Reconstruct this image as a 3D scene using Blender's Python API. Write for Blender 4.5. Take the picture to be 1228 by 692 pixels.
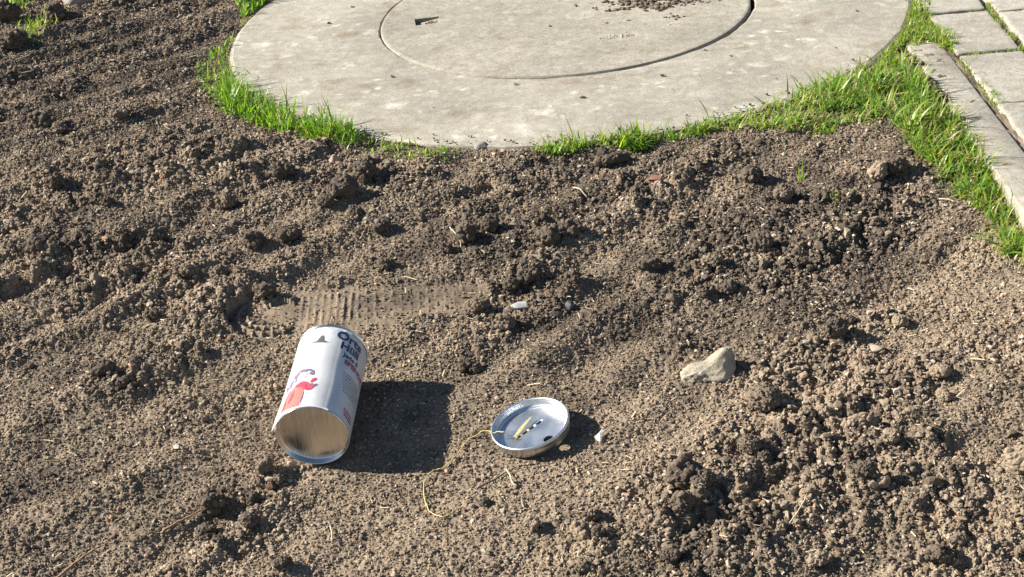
import bpy, bmesh, math, random
import numpy as np
from mathutils import Vector, Matrix
random.seed(7)
RNG = np.random.default_rng(7)
for o in list(bpy.data.objects):
    bpy.data.objects.remove(o)
SC = bpy.context.scene
COL = SC.collection
R = math.radians

# ------------------------------------------------------------------ camera
EYE = np.array([0.0, 0.0, 0.85])
FWD = np.array([0.0, 0.88280304, -0.46974332])
RGT = np.array([0.99490383, -0.04736345, -0.08901159])
UPV = np.array([0.10082837, 0.46734943, 0.87830413])
FPX = 1895.0
cam_data = bpy.data.cameras.new('camera')
cam = bpy.data.objects.new('camera', cam_data)
COL.objects.link(cam)
cam_data.sensor_fit = 'HORIZONTAL'
cam_data.sensor_width = 36.0
cam_data.lens = FPX / 1228.0 * 36.0
cam_data.clip_start = 0.05
cam_data.clip_end = 500.0
M = Matrix.Identity(4)
for i in range(3):
    M[i][0] = RGT[i]; M[i][1] = UPV[i]; M[i][2] = -FWD[i]; M[i][3] = EYE[i]
cam.matrix_world = M
SC.camera = cam

# ------------------------------------------------------------------ light
SUN_EL = 33.4
TRAVEL = 100.0                       # heading the sunlight travels, clockwise from +Y
world = bpy.data.worlds.new('World'); SC.world = world; world.use_nodes = True
wn = world.node_tree
bg = wn.nodes['Background']
sky = wn.nodes.new('ShaderNodeTexSky')
sky.sky_type = 'NISHITA'; sky.sun_disc = False
sky.sun_elevation = R(SUN_EL); sky.sun_rotation = R(TRAVEL + 180.0)
sky.air_density = 1.0; sky.dust_density = 0.4; sky.ozone_density = 2.5
wn.links.new(sky.outputs['Color'], bg.inputs['Color'])
bg.inputs['Strength'].default_value = 0.05
sd = bpy.data.lights.new('sun', 'SUN'); sun = bpy.data.objects.new('sun', sd); COL.objects.link(sun)
sd.energy = 5.0; sd.angle = R(0.5); sd.color = (1.0, 0.955, 0.88)
ld = Vector((math.sin(R(TRAVEL))*math.cos(R(SUN_EL)), math.cos(R(TRAVEL))*math.cos(R(SUN_EL)), -math.sin(R(SUN_EL))))
sun.rotation_euler = ld.to_track_quat('-Z', 'Y').to_euler()
sun.location = (-3, 0.5, 3)
SC.view_settings.view_transform = 'Standard'
SC.view_settings.look = 'None'
SC.view_settings.exposure = 1.3
SC.view_settings.gamma = 1.0

# ------------------------------------------------------------------ terrain maths
SL = math.tan(R(6.5))
SLAB_C = (0.137, 2.574); SLAB_R = 0.569; COVER_R = 0.3125

def base_z(y):
    t = 2.0 - y
    w = 0.03
    s = np.where(t/w > 30, t, w*np.log1p(np.exp(np.clip(t/w, -50, 30))))
    s = np.where(s > 1.3, 1.3 + 0.5*np.tanh((s-1.3)/0.5), s)
    return -SL*s

def view_ray(px, py):
    d = FWD + RGT*((px-614.0)/FPX) + UPV*((346.0-py)/FPX)
    return d

def gp(px, py, z=None):
    """ground point seen at a photo position: on the flat paving (z given) or on the soil bank"""
    d = view_ray(px, py)
    if z is None:
        t = -EYE[2]/d[2]
        p = EYE + d*t
        if p[1] < 2.0:
            n = np.array([0, -SL, 1.0]); n /= np.linalg.norm(n)
            t = ((np.array([0, 2.0, 0]) - EYE) @ n)/(d @ n)
            p = EYE + d*t
        return p
    t = (z-EYE[2])/d[2]
    return EYE + d*t

def mpp(p):
    return float((np.asarray(p)-EYE) @ FWD)/FPX     # metres per photo pixel at p

def hash2(ix, iy, seed):
    h = (ix.astype(np.int64)*374761393 + iy.astype(np.int64)*668265263 + seed*974711) & 0xffffffff
    h = ((h ^ (h >> 13))*1274126177) & 0xffffffff
    h = (h ^ (h >> 16)) & 0xffffffff
    h = (h*2246822519) & 0xffffffff
    h = h ^ (h >> 15)
    return (h & 0xffffff).astype(np.float32)/np.float32(0xffffff)

def vnoise(x, y, seed):
    fx = np.floor(x); fy = np.floor(y)
    ix = fx.astype(np.int64); iy = fy.astype(np.int64)
    tx = (x-fx).astype(np.float32); ty = (y-fy).astype(np.float32)
    tx = tx*tx*tx*(tx*(tx*6-15)+10); ty = ty*ty*ty*(ty*(ty*6-15)+10)
    a = hash2(ix, iy, seed); b = hash2(ix+1, iy, seed)
    c = hash2(ix, iy+1, seed); d = hash2(ix+1, iy+1, seed)
    return (a+(b-a)*tx)*(1-ty) + (c+(d-c)*tx)*ty - 0.5

def fbm(x, y, seed, octs=3, lac=2.03, gain=0.5):
    r = 0; a = 1.0; f = 1.0
    for k in range(octs):
        c, s = math.cos(k*1.1), math.sin(k*1.1)
        r = r + a*vnoise((x*c-y*s)*f, (x*s+y*c)*f, seed+k*17)
        a *= gain; f *= lac
    return r

def domes(x, y, seed):
    """rounded bumps of uneven size, one per cell"""
    fx = np.floor(x).astype(np.int64); fy = np.floor(y).astype(np.int64)
    best = np.zeros(x.shape, np.float32)
    for dx in (-1, 0, 1):
        for dy in (-1, 0, 1):
            ix = fx+dx; iy = fy+dy
            jx = hash2(ix, iy, seed); jy = hash2(ix, iy, seed+1); rr = 0.25+0.55*hash2(ix, iy, seed+2)
            ddx = (ix+jx-x).astype(np.float32); ddy = (iy+jy-y).astype(np.float32)
            q = 1-(ddx*ddx+ddy*ddy)/(rr*rr)
            v = np.sqrt(np.maximum(q, 0))*rr
            best = np.maximum(best, v)
    return best

def sstep(a, b, x):
    t = np.clip((x-a)/(b-a), 0, 1)
    return t*t*(3-2*t)

FD = R(36)                                           # rake furrow heading
def rake(x, y):
    u = x*math.cos(FD)+y*math.sin(FD); v = -x*math.sin(FD)+y*math.cos(FD)
    return u, v

# smooth and rough places of the bed: (px, py, radius in m along x, along y, amount)
SMOOTH = [(430, 378, .155, .06, -1.3), (230, 545, .10, .09, -.55), (470, 640, .22, .06, -.8), (660, 590, .12, .06, -.6),
          (730, 440, .09, .07, -.5), (600, 560, .12, .05, -.7), (430, 330, .12, .05, -.3), (1190, 520, .06, .07, -.6), (80, 420, .1, .06, -.5),
          (60, 560, .1, .1, -.4), (540, 480, .12, .05, -.5), (1120, 400, .06, .05, -.3), (130, 640, .12, .06, -.5)]
ROUGH = [(780, 240, .13, .12, .3), (900, 300, .12, .12, .4), (1060, 220, .1, .1, .3), (620, 330, .06, .08, .9), (560, 420, .04, .04, .8),
         (150, 455, .08, .05, .9), (60, 310, .07, .05, .7), (250, 340, .10, .07, .4), (880, 560, .16, .06, .35),
         (820, 630, .08, .05, .6), (1000, 520, .12, .06, .7), (1120, 640, .1, .06, .5), (450, 215, .08, .06, .6),
         (1060, 300, .12, .08, .15), (30, 80, .2, .3, .05), (170, 200, .12, .1, .4), (310, 580, .06, .05, .5), (980, 420, .09, .05, .5)]
def patches(x, y, lst):
    r = np.zeros(x.shape, np.float32)
    for (px, py, sx, sy, a) in lst:
        c = gp(px, py)
        dx, dy = x-c[0], y-c[1]
        ang = R(22)
        u = dx*math.cos(ang)+dy*math.sin(ang); v = -dx*math.sin(ang)+dy*math.cos(ang)
        r += a*np.exp(-((u/sx)**2+(v/sy)**2)).astype(np.float32)
    return r

def roughness(x, y):
    u, v = rake(x, y)
    r = 0.36 + 1.0*fbm(u*4.5, v*15.0, 5, 3) + 0.5*fbm(x*22, y*22, 61, 2)
    r = r + patches(x, y, SMOOTH) + patches(x, y, ROUGH)
    return np.clip(r, 0.0, 1.3)

MOIST = [(800, 240, .24, .2, .38), (1060, 240, .14, .12, .22), (620, 330, .07, .1, .35), (100, 80, .5, .5, .30), (150, 455, .08, .05, .3), (950, 330, .16, .1, .2),
         (460, 660, .4, .1, -.35), (200, 540, .25, .12, -.2), (700, 580, .2, .09, -.25), (1150, 520, .13, .14, -.3), (430, 375, .15, .05, .12), (730, 440, .1, .1, -.2), (1100, 400, .09, .07, -.2)]
def moisture(x, y):
    u, v = rake(x, y)
    return np.clip(0.40 + 0.50*fbm(u*3.0, v*9, 91, 3) + 0.70*fbm(x*34, y*34, 77, 3) + .62*patches(x, y, MOIST), 0, 1)

FP_A = gp(272, 380); FP_B = gp(585, 352)
def footprint(x, y):
    """returns mask and height offset of the boot tread pressed into the soil"""
    ax = FP_B[:2]-FP_A[:2]; L = float(np.hypot(*ax)); ax = ax/L
    dx, dy = x-FP_A[0], y-FP_A[1]
    s = dx*ax[0]+dy*ax[1]; t = -dx*ax[1]+dy*ax[0]
    half = 0.038+0.008*np.sin(s/L*math.pi*1.6+.2)
    ends = np.sqrt(np.maximum(0.0, 1-np.clip((np.abs(s-L/2)-(L/2-0.045))/0.045, 0, 1)**2))
    e = np.abs(t)-half*ends
    e = e+.010*fbm(x*60, y*60, 14, 3)+.006*vnoise(x*25, y*25, 15)
    m = (1-sstep(-0.004, 0.006, e))*((s > -0.003) & (s < L+0.003))
    g = np.zeros_like(x)
    # heel end: arcs with short radial ticks
    rr = np.hypot(s-0.055, t*1.05); aa = np.arctan2(t, -(s-0.055))
    arc = 1.3*np.exp(-((rr-0.030)/0.0020)**2)+1.2*np.exp(-((rr-0.041)/0.0020)**2)
    tick = np.exp(-((((aa*5.2/math.pi*2) % 1)-.5)/0.13)**2)*((rr > .016) & (rr < .046))*1.2
    hm = (s < 0.055) | (rr > 0.03) & (s < 0.08)
    g += np.where(hm, np.maximum(arc, tick), 0)
    bars = np.exp(-((((s-0.085)/0.0085) % 1-.5)/0.16)**2)
    g += np.where((s > 0.085) & (s < 0.155), bars*.55*(.4+1.2*sstep(-.3, .3, fbm(x*60, y*60, 33, 2)))*(np.abs(t) < .033), 0)
    row = np.floor(t/0.010)
    br = np.maximum(np.exp(-(((t/0.010) % 1-.5)/0.10)**2), np.exp(-((((s+row*0.011)/0.021) % 1-.5)/0.05)**2))
    g += np.where(s > 0.155, 0.75*br, 0)
    fade = 0.5+0.5*sstep(-.25, .15, vnoise(x*35, y*35, 3))
    rim = np.exp(-((e-0.008)/0.006)**2)*((s > -0.02) & (s < L+0.02))
    return m*.92, -0.0030*m + 0.0034*g*m*fade*np.where(s < .08, 1.5, .8) + 0.0010*fbm(x*90, y*90, 16, 3)*m + 0.0026*rim*(1-m)

def soil_h(x, y):
    x = x.astype(np.float64); y = y.astype(np.float64)
    u, v = rake(x, y)
    r = roughness(x, y)
    fm, fo = footprint(x, y)
    r = r*(1-fm)
    h = base_z(y)
    h = h + 0.015*fbm(u*2.4, v*8.0, 11, 3)*(1-.6*fm)
    h = h + 0.0042*np.sin((v+.012*fbm(u*5, v*5, 71, 2))*2*math.pi/.075)*sstep(-.1, .25, fbm(u*3, v*5, 72, 2)+.12)*(1-fm)*(1-sstep(.05, .3, x)*.6)
    h = h + 0.0075*np.maximum(fbm(u*7, v*19, 19, 2)-.05, 0)*2.0*(.4+r)*(1-fm)
    h = h + 0.007*fbm(x*13, y*13, 23, 3)*(0.35+r)*(1-.8*fm)
    h = h + r*0.0095*np.maximum(fbm(x*44, y*44, 31, 3)+.06, -.2)
    h = h + (0.08+r)*0.0085*domes(x*56, y*52, 41)*sstep(.25, .8, r)
    h = h + (0.25+r)*0.0060*domes(x*125+.3*u, y*125, 47)*(1-.85*fm)
    h = h + (0.75+.5*r)*0.0030*domes(x*250, y*250, 53)*(1-.8*fm)
    h = h + fo
    c1 = gp(455, 500); c2 = gp(560, 520)
    fl = np.exp(-(((x-c1[0])/.13)**4+((y-c1[1]-.02)/.13)**4))*.75
    fl = np.maximum(fl, np.exp(-(((x-c2[0]-.06)/.12)**4+((y-c2[1])/.09)**4))*.6)
    h = base_z(y)+(h-base_z(y))*(1-fl)-.001*fl
    # tuck the soil under slab, kerb and paving; level it where grass grows
    d = np.hypot(x-SLAB_C[0], y-SLAB_C[1])
    near = 1-sstep(0.0, 0.07, d-SLAB_R)
    h = h*(1-near) + (base_z(y)*.6 - 0.004 + 0.3*(h-base_z(y)))*near
    h = np.where(d < SLAB_R-0.006, -0.03, h)
    pave = (x > 0.633+(y-2.19)*.035) & (y > -0.2)
    kn = sstep(0.52, 0.62, x)*(y < 2.4)
    h = h*(1-kn) + (np.maximum(base_z(y)*.5, -0.03)-0.008 + .4*(h-base_z(y)))*kn
    h = np.where(pave, np.minimum(h, -0.030), h)
    # shallow seats for the can and the lid
    return h

def can_seat(x, y, h):
    a = CAN_AXIS; b = CAN_SIDE
    dx, dy = x-CAN_P[0], y-CAN_P[1]
    s = dx*a[0]+dy*a[1]; t = dx*b[0]+dy*b[1]
    w = (1-sstep(0.0, 0.012, np.maximum(-s, s-CAN_L)))*(1-sstep(0.012, 0.045, np.abs(t)))
    lvl = base_z(y) + 0.0006 + 0.35*t*t/CAN_R*1.2
    h = np.where(w > 0, h*(1-w)+np.minimum(h, lvl)*w, h)
    dl = np.hypot(x-LID_P[0], y-LID_P[1])
    w = 1-sstep(0.038, 0.060, dl)
    return h*(1-w)+np.minimum(h, base_z(y)-.0022)*w

CAN_R = 0.0385; CAN_L = 0.1424; PHI = 0.1091
CAN_P = np.array([-0.2203, 1.3832])
NRM = np.array([0, -SL, 1.0]); NRM /= np.linalg.norm(NRM)
EX = np.array([1.0, 0, 0]); EY = np.cross(NRM, EX)
CAN_AXIS = EX*math.sin(PHI)+EY*math.cos(PHI)
CAN_SIDE = np.cross(CAN_AXIS, NRM)
LID_P = gp(639, 520)

# ------------------------------------------------------------------ helpers
def link(o, parent=None):
    COL.objects.link(o)
    if parent is not None:
        o.parent = parent
    return o

def tag(o, label=None, cat=None, group=None, kind=None):
    if label: o['label'] = label
    if cat: o['category'] = cat
    if group: o['group'] = group
    if kind: o['kind'] = kind
    return o

def mesh_np(name, verts, faces, mat, smooth=True, colors=None, loop_n=None):
    """verts (N,3), faces (F,k) of equal size"""
    me = bpy.data.meshes.new(name)
    verts = np.ascontiguousarray(verts, np.float32); faces = np.ascontiguousarray(faces, np.int32)
    nf, k = faces.shape
    me.vertices.add(len(verts)); me.vertices.foreach_set('co', verts.ravel())
    me.loops.add(nf*k); me.loops.foreach_set('vertex_index', faces.ravel())
    me.polygons.add(nf)
    me.polygons.foreach_set('loop_start', np.arange(0, nf*k, k, dtype=np.int32))
    me.polygons.foreach_set('loop_total', np.full(nf, k, np.int32))
    me.polygons.foreach_set('use_smooth', np.full(nf, smooth, bool))
    if colors is not None:
        at = me.attributes.new('tint', 'FLOAT_COLOR', 'POINT')
        c = np.ones((len(verts), 4), np.float32); c[:, :3] = colors
        at.data.foreach_set('color', c.ravel())
    me.materials.append(mat)
    me.update(calc_edges=True)
    return me

def mesh_obj(name, bm_or_me, mat=None, parent=None, smooth=True):
    if isinstance(bm_or_me, bmesh.types.BMesh):
        me = bpy.data.meshes.new(name)
        bm_or_me.to_mesh(me); bm_or_me.free()
        for p in me.polygons: p.use_smooth = smooth
        if mat: me.materials.append(mat)
    else:
        me = bm_or_me
    o = bpy.data.objects.new(name, me)
    return link(o, parent)

def empty(name, loc=(0, 0, 0)):
    o = bpy.data.objects.new(name, None); o.location = loc; o.empty_display_size = 0.02
    return link(o)

# ------------------------------------------------------------------ materials
def new_mat(name):
    m = bpy.data.materials.new(name); m.use_nodes = True
    nt = m.node_tree; b = nt.nodes['Principled BSDF']
    return m, nt, b

def nd(nt, typ, **kw):
    n = nt.nodes.new(typ)
    for k, v in kw.items():
        setattr(n, k, v)
    return n

def noise(nt, coord, scale, detail=4, rough=0.55, mapping=None):
    n = nd(nt, 'ShaderNodeTexNoise'); n.inputs['Scale'].default_value = scale
    n.inputs['Detail'].default_value = detail; n.inputs['Roughness'].default_value = rough
    if mapping:
        mp = nd(nt, 'ShaderNodeMapping'); mp.inputs['Scale'].default_value = mapping
        nt.links.new(coord, mp.inputs[0]); coord = mp.outputs[0]
    nt.links.new(coord, n.inputs['Vector'])
    return n

def ramp(nt, fac, stops):
    r = nd(nt, 'ShaderNodeValToRGB')
    e = r.color_ramp.elements
    while len(e) < len(stops): e.new(0.5)
    for i, (p, c) in enumerate(stops):
        e[i].position = p; e[i].color = (*c, 1) if len(c) == 3 else c
    nt.links.new(fac, r.inputs[0])
    return r

def mix(nt, fac, a, b, mode='MIX'):
    m = nd(nt, 'ShaderNodeMix', data_type='RGBA', blend_type=mode)
    for sock, v in ((m.inputs[0], fac), (m.inputs[6], a), (m.inputs[7], b)):
        if isinstance(v, (int, float)): sock.default_value = v
        elif isinstance(v, tuple): sock.default_value = (*v, 1) if len(v) == 3 else v
        else: nt.links.new(v, sock)
    return m.outputs[2]

def bump(nt, b, height, strength, dist):
    n = nd(nt, 'ShaderNodeBump'); n.inputs['Strength'].default_value = strength; n.inputs['Distance'].default_value = dist
    nt.links.new(height, n.inputs['Height']); nt.links.new(n.outputs[0], b.inputs['Normal'])
    return n

def flat_mat(name, col, rough=0.6, metal=0.0, vary=0.0, scale=60, spec=0.5):
    m, nt, b = new_mat(name)
    b.inputs['Roughness'].default_value = rough; b.inputs['Metallic'].default_value = metal
    b.inputs['Specular IOR Level'].default_value = spec
    tc = nd(nt, 'ShaderNodeTexCoord')
    n = noise(nt, tc.outputs['Object'], scale)
    lo = tuple(c*(1-vary) for c in col); hi = tuple(min(1, c*(1+vary)) for c in col)
    r = ramp(nt, n.outputs['Fac'], [(0.3, lo), (0.7, hi)])
    nt.links.new(r.outputs[0], b.inputs['Base Color'])
    return m

def soil_material(name, bump_d=0.0012):
    m, nt, b = new_mat(name)
    at = nd(nt, 'ShaderNodeAttribute', attribute_name='tint')
    geo = nd(nt, 'ShaderNodeNewGeometry')
    pos = geo.outputs['Position']
    n1 = noise(nt, pos, 420, 3, .6)
    n2 = noise(nt, pos, 1500, 2, .6)
    r = ramp(nt, n1.outputs['Fac'], [(0.32, (0.78, 0.76, 0.74)), (0.68, (1.22, 1.20, 1.14))])
    c = mix(nt, 1.0, at.outputs['Color'], r.outputs[0], 'MULTIPLY')
    r2 = ramp(nt, n2.outputs['Fac'], [(0.60, (1, 1, 1)), (0.72, (1.55, 1.5, 1.38))])
    c = mix(nt, 1.0, c, r2.outputs[0], 'MULTIPLY')
    nt.links.new(c, b.inputs['Base Color'])
    b.inputs['Roughness'].default_value = 0.95
    b.inputs['Specular IOR Level'].default_value = 0.15
    n3 = noise(nt, pos, 700, 4, .65)
    bump(nt, b, n3.outputs['Fac'], 0.55, bump_d)
    return m
MAT_SOIL = soil_material('soil')
MAT_CRUMB = soil_material('soil_crumb')

DRY = np.array([0.266, 0.208, 0.150]); WET = np.array([0.092, 0.074, 0.058])
def soil_tint(m):
    m = m[:, None]
    return DRY*(1-m)+WET*m

def clod_mat(name, col, spot=0.25):
    m, nt, b = new_mat(name)
    tc = nd(nt, 'ShaderNodeTexCoord')
    n1 = noise(nt, tc.outputs['Object'], 90, 5, .65)
    n2 = noise(nt, tc.outputs['Object'], 600, 3, .6)
    lo = tuple(c*(1-spot) for c in col); hi = tuple(c*(1+spot*1.3) for c in col)
    r = ramp(nt, n1.outputs['Fac'], [(0.35, lo), (0.65, hi)])
    r2 = ramp(nt, n2.outputs['Fac'], [(0.4, (0.8, 0.8, 0.8)), (0.65, (1.25, 1.22, 1.16))])
    c = mix(nt, 1.0, r.outputs[0], r2.outputs[0], 'MULTIPLY')
    nt.links.new(c, b.inputs['Base Color'])
    b.inputs['Roughness'].default_value = 0.95; b.inputs['Specular IOR Level'].default_value = 0.15
    n3 = noise(nt, tc.outputs['Object'], 500, 4, .65)
    bump(nt, b, n3.outputs['Fac'], 0.7, 0.0015)
    return m

MAT_CLOD = {'dark': clod_mat('dark_clod', (0.095, 0.078, 0.063)),
            'mid': clod_mat('brown_clod', (0.16, 0.125, 0.092)),
            'tan': clod_mat('dry_clod', (0.30, 0.235, 0.160), .15)}

def concrete(name, base, blotch=0.5):
    m, nt, b = new_mat(name)
    geo = nd(nt, 'ShaderNodeNewGeometry'); pos = geo.outputs['Position']
    n_big = noise(nt, pos, 4.5, 5, .6)
    n_fine = noise(nt, pos, 330, 4, .75)
    n_mid = noise(nt, pos, 60, 4, .65)
    dk = tuple(c*0.80 for c in base); lt = tuple(c*1.12 for c in base)
    c = ramp(nt, n_big.outputs['Fac'], [(0.35, dk), (0.65, lt)]).outputs[0]
    c = mix(nt, 1.0, c, ramp(nt, n_mid.outputs['Fac'], [(0.3, (.80, .79, .77)), (0.7, (1.15, 1.15, 1.14))]).outputs[0], 'MULTIPLY')
    c = mix(nt, 1.0, c, ramp(nt, n_fine.outputs['Fac'], [(0.36, (.62, .60, .57)), (0.47, (.98, .98, .98)), (0.55, (1.02, 1.02, 1.02)), (0.68, (1.35, 1.34, 1.30))]).outputs[0], 'MULTIPLY')
    # pale roundish lichen patches
    warp = noise(nt, pos, 26, 3, .6)
    wv = nd(nt, 'ShaderNodeVectorMath', operation='SCALE'); wv.inputs['Scale'].default_value = 0.05
    nt.links.new(warp.outputs['Color'], wv.inputs[0])
    add = nd(nt, 'ShaderNodeVectorMath', operation='ADD')
    nt.links.new(pos, add.inputs[0]); nt.links.new(wv.outputs[0], add.inputs[1])
    def lichen(scale, lo, hi, c0, c1, salt):
        off = nd(nt, 'ShaderNodeVectorMath', operation='ADD'); off.inputs[1].default_value = (salt, salt*.7, 0)
        nt.links.new(add.outputs[0], off.inputs[0])
        vo = nd(nt, 'ShaderNodeTexVoronoi'); vo.inputs['Scale'].default_value = scale
        nt.links.new(off.outputs[0], vo.inputs['Vector'])
        spot = ramp(nt, vo.outputs['Distance'], [(lo, (1, 1, 1)), (hi, (0, 0, 0))]).outputs[0]
        sep = nd(nt, 'ShaderNodeSeparateColor'); nt.links.new(vo.outputs['Color'], sep.inputs[0])
        some = ramp(nt, sep.outputs[0], [(c0, (0, 0, 0)), (c1, (1, 1, 1))]).outputs[0]
        brk = ramp(nt, noise(nt, pos, 130, 3, .7).outputs['Fac'], [(.38, (.25, .25, .25)), (.58, (1, 1, 1))]).outputs[0]
        return mix(nt, 1.0, mix(nt, 1.0, spot, some, 'MULTIPLY'), brk, 'MULTIPLY')
    sel = ramp(nt, noise(nt, pos, 6, 4, .65).outputs['Fac'], [(0.36, (.15, .15, .15)), (0.60, (1, 1, 1))]).outputs[0]
    f = mix(nt, 1.0, lichen(22, .12, .42, .45, .95, 3.3), lichen(48, .10, .45, .3, .9, 8.1), 'LIGHTEN')
    f = mix(nt, 1.0, f, sel, 'MULTIPLY')
    f = mix(nt, 1.0, f, (blotch, blotch, blotch), 'MULTIPLY')
    c = mix(nt, f, c, (0.60, 0.57, 0.48))
    # small dark pits and stains
    pits = ramp(nt, noise(nt, pos, 170, 2, .5).outputs['Fac'], [(0.68, (1, 1, 1)), (0.76, (.55, .52, .48))]).outputs[0]
    c = mix(nt, 1.0, c, pits, 'MULTIPLY')
    st = ramp(nt, noise(nt, pos, 11, 5, .7).outputs['Fac'], [(0.30, (.72, .66, .57)), (0.45, (1, 1, 1))]).outputs[0]
    c = mix(nt, 1.0, c, st, 'MULTIPLY')
    nt.links.new(c, b.inputs['Base Color'])
    b.inputs['Roughness'].default_value = 0.9; b.inputs['Specular IOR Level'].default_value = 0.25
    bump(nt, b, n_fine.outputs['Fac'], 0.5, 0.0010)
    return m
MAT_CONC = concrete('concrete', (0.320, 0.292, 0.238), 1.0)
MAT_COVER = concrete('cover_concrete', (0.312, 0.284, 0.230), .4)
MAT_PAVE = concrete('paving_concrete', (0.335, 0.308, 0.258), .5)
MAT_KERB = concrete('kerb_concrete', (0.315, 0.288, 0.238), .5)
MAT_GAPDIRT = clod_mat('joint_dirt', (0.135, 0.10, 0.066))

# ------------------------------------------------------------------ soil sheet
def soil_sheet():
    xf = np.arange(-1.08, 0.84, 0.00135)
    yf = [1.02]
    while yf[-1] < 3.05:
        yf.append(yf[-1] + 0.00150*(0.75+0.25*(yf[-1]/1.3)**2))
    yf = np.array(yf)
    out = np.array([0.004, 0.012, 0.03, 0.07, 0.15, 0.3, 0.6, 1.2, 2.5, 5, 10, 20, 40, 80])
    xs = np.concatenate([xf[0]-out[::-1], xf, xf[-1]+out])
    ys = np.concatenate([yf[0]-out[::-1], yf, yf[-1]+out])
    X, Y = np.meshgrid(xs, ys)
    x = X.ravel(); y = Y.ravel()
    h = np.empty_like(x)
    n = len(x); step = 400000
    mo = np.empty(n)
    for i in range(0, n, step):
        sl = slice(i, i+step)
        h[sl] = can_seat(x[sl], y[sl], soil_h(x[sl], y[sl]))
        mo[sl] = moisture(x[sl], y[sl])
    nx, ny = len(xs), len(ys)
    idx = np.arange(nx*ny, dtype=np.int32).reshape(ny, nx)
    f = np.stack([idx[:-1, :-1], idx[:-1, 1:], idx[1:, 1:], idx[1:, :-1]], -1).reshape(-1, 4)
    me = mesh_np('soil', np.stack([x, y, h], 1), f, MAT_SOIL, True, soil_tint(mo)*.88)
    o = mesh_obj('soil', me)
    tag(o, kind='structure')
    o['label'] = 'raked brown garden soil sloping gently away from the concrete slab'
    return xs, ys, h.reshape(ny, nx)
GX, GY, GH = soil_sheet()
def height_at(x, y):
    x = np.atleast_1d(x); y = np.atleast_1d(y)
    i = np.clip(np.searchsorted(GX, x)-1, 0, len(GX)-2); j = np.clip(np.searchsorted(GY, y)-1, 0, len(GY)-2)
    tx = (x-GX[i])/(GX[i+1]-GX[i]); ty = (y-GY[j])/(GY[j+1]-GY[j])
    return (GH[j, i]*(1-tx)+GH[j, i+1]*tx)*(1-ty)+(GH[j+1, i]*(1-tx)+GH[j+1, i+1]*tx)*ty

# ------------------------------------------------------------------ concrete surround and cover
def disc_profile(name, prof, mat, seg=256, centre=(0, 0), parent=None, close_inner=False, wob=0.0, seed=0):
    """lathe an (r, z) profile round z"""
    bm = bmesh.new()
    rings = []
    rnd = random.Random(seed)
    ph = [rnd.uniform(0, 6.28) for _ in range(6)]
    for (r, z) in prof:
        ring = []
        for k in range(seg):
            a = 2*math.pi*k/seg
            rr = r
            if wob and r > 0.01:
                rr = r + wob*(math.sin(3*a+ph[0])*.5+math.sin(11*a+ph[1])*.35+math.sin(29*a+ph[2])*.3+math.sin(57*a+ph[3])*.2)
            ring.append(bm.verts.new((rr*math.cos(a), rr*math.sin(a), z)))
        rings.append(ring)
    for a, b in zip(rings[:-1], rings[1:]):
        for k in range(seg):
            bm.faces.new((a[k], a[(k+1) % seg], b[(k+1) % seg], b[k]))
    if close_inner:
        c = bm.verts.new((0, 0, prof[-1][1]))
        for k in range(seg):
            bm.faces.new((rings[-1][k], rings[-1][(k+1) % seg], c))
    bmesh.ops.recalc_face_normals(bm, faces=bm.faces)
    o = mesh_obj(name, bm, mat, parent, smooth=False)
    o.location = (centre[0], centre[1], 0)
    return o

sur = empty('concrete_surround', (SLAB_C[0], SLAB_C[1], 0))
HOLE_R = COVER_R+0.0030
o = disc_profile('slab', [(HOLE_R, -0.05), (HOLE_R, -0.0025), (HOLE_R+0.0008, -0.0009), (HOLE_R+0.0025, 0.0), (0.40, 0.0003), (0.48, 0.0002), (SLAB_R-0.008, -0.0005), (SLAB_R-0.002, -0.003), (SLAB_R, -0.009), (SLAB_R+0.001, -0.07)], MAT_CONC, 360, (0, 0), sur, wob=.0018, seed=3)
o2 = disc_profile('joint_dirt', [(HOLE_R+.004, -0.034), (0.28, -0.0325)], MAT_GAPDIRT, 128, (0, 0), sur)
tag(sur, 'large round weathered concrete slab with pale lichen spots around the cover', 'concrete slab')
# sand filling the left arc of the joint
def arc_fill(a0, a1, z0, w, seed):
    bm = bmesh.new(); rnd = random.Random(seed); prev = None
    N = 220
    for k in range(N+1):
        t = k/N; a = a0+(a1-a0)*t
        zz = z0*sum(1 for _ in [0]) - 0.006*(1-math.sin(math.pi*min(1, max(0, t)))**.35)-.0015 + rnd.uniform(-.0006, .0006)
        cur = [bm.verts.new(((COVER_R+q*.8)*math.cos(a), (COVER_R+q*.8)*math.sin(a), zz+dz)) for q, dz in ((-.006, -.0008), (-.001, 0), (.003, .0003), (.0052, -.0006))]
        if prev:
            for i in range(3): bm.faces.new((prev[i], cur[i], cur[i+1], prev[i+1]))
        prev = cur
    bmesh.ops.recalc_face_normals(bm, faces=bm.faces)
    return bm
sf = mesh_obj('sand_filling', arc_fill(R(135), R(262), -0.0032, 0.01, 3), MAT_GAPDIRT, sur)

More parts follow.
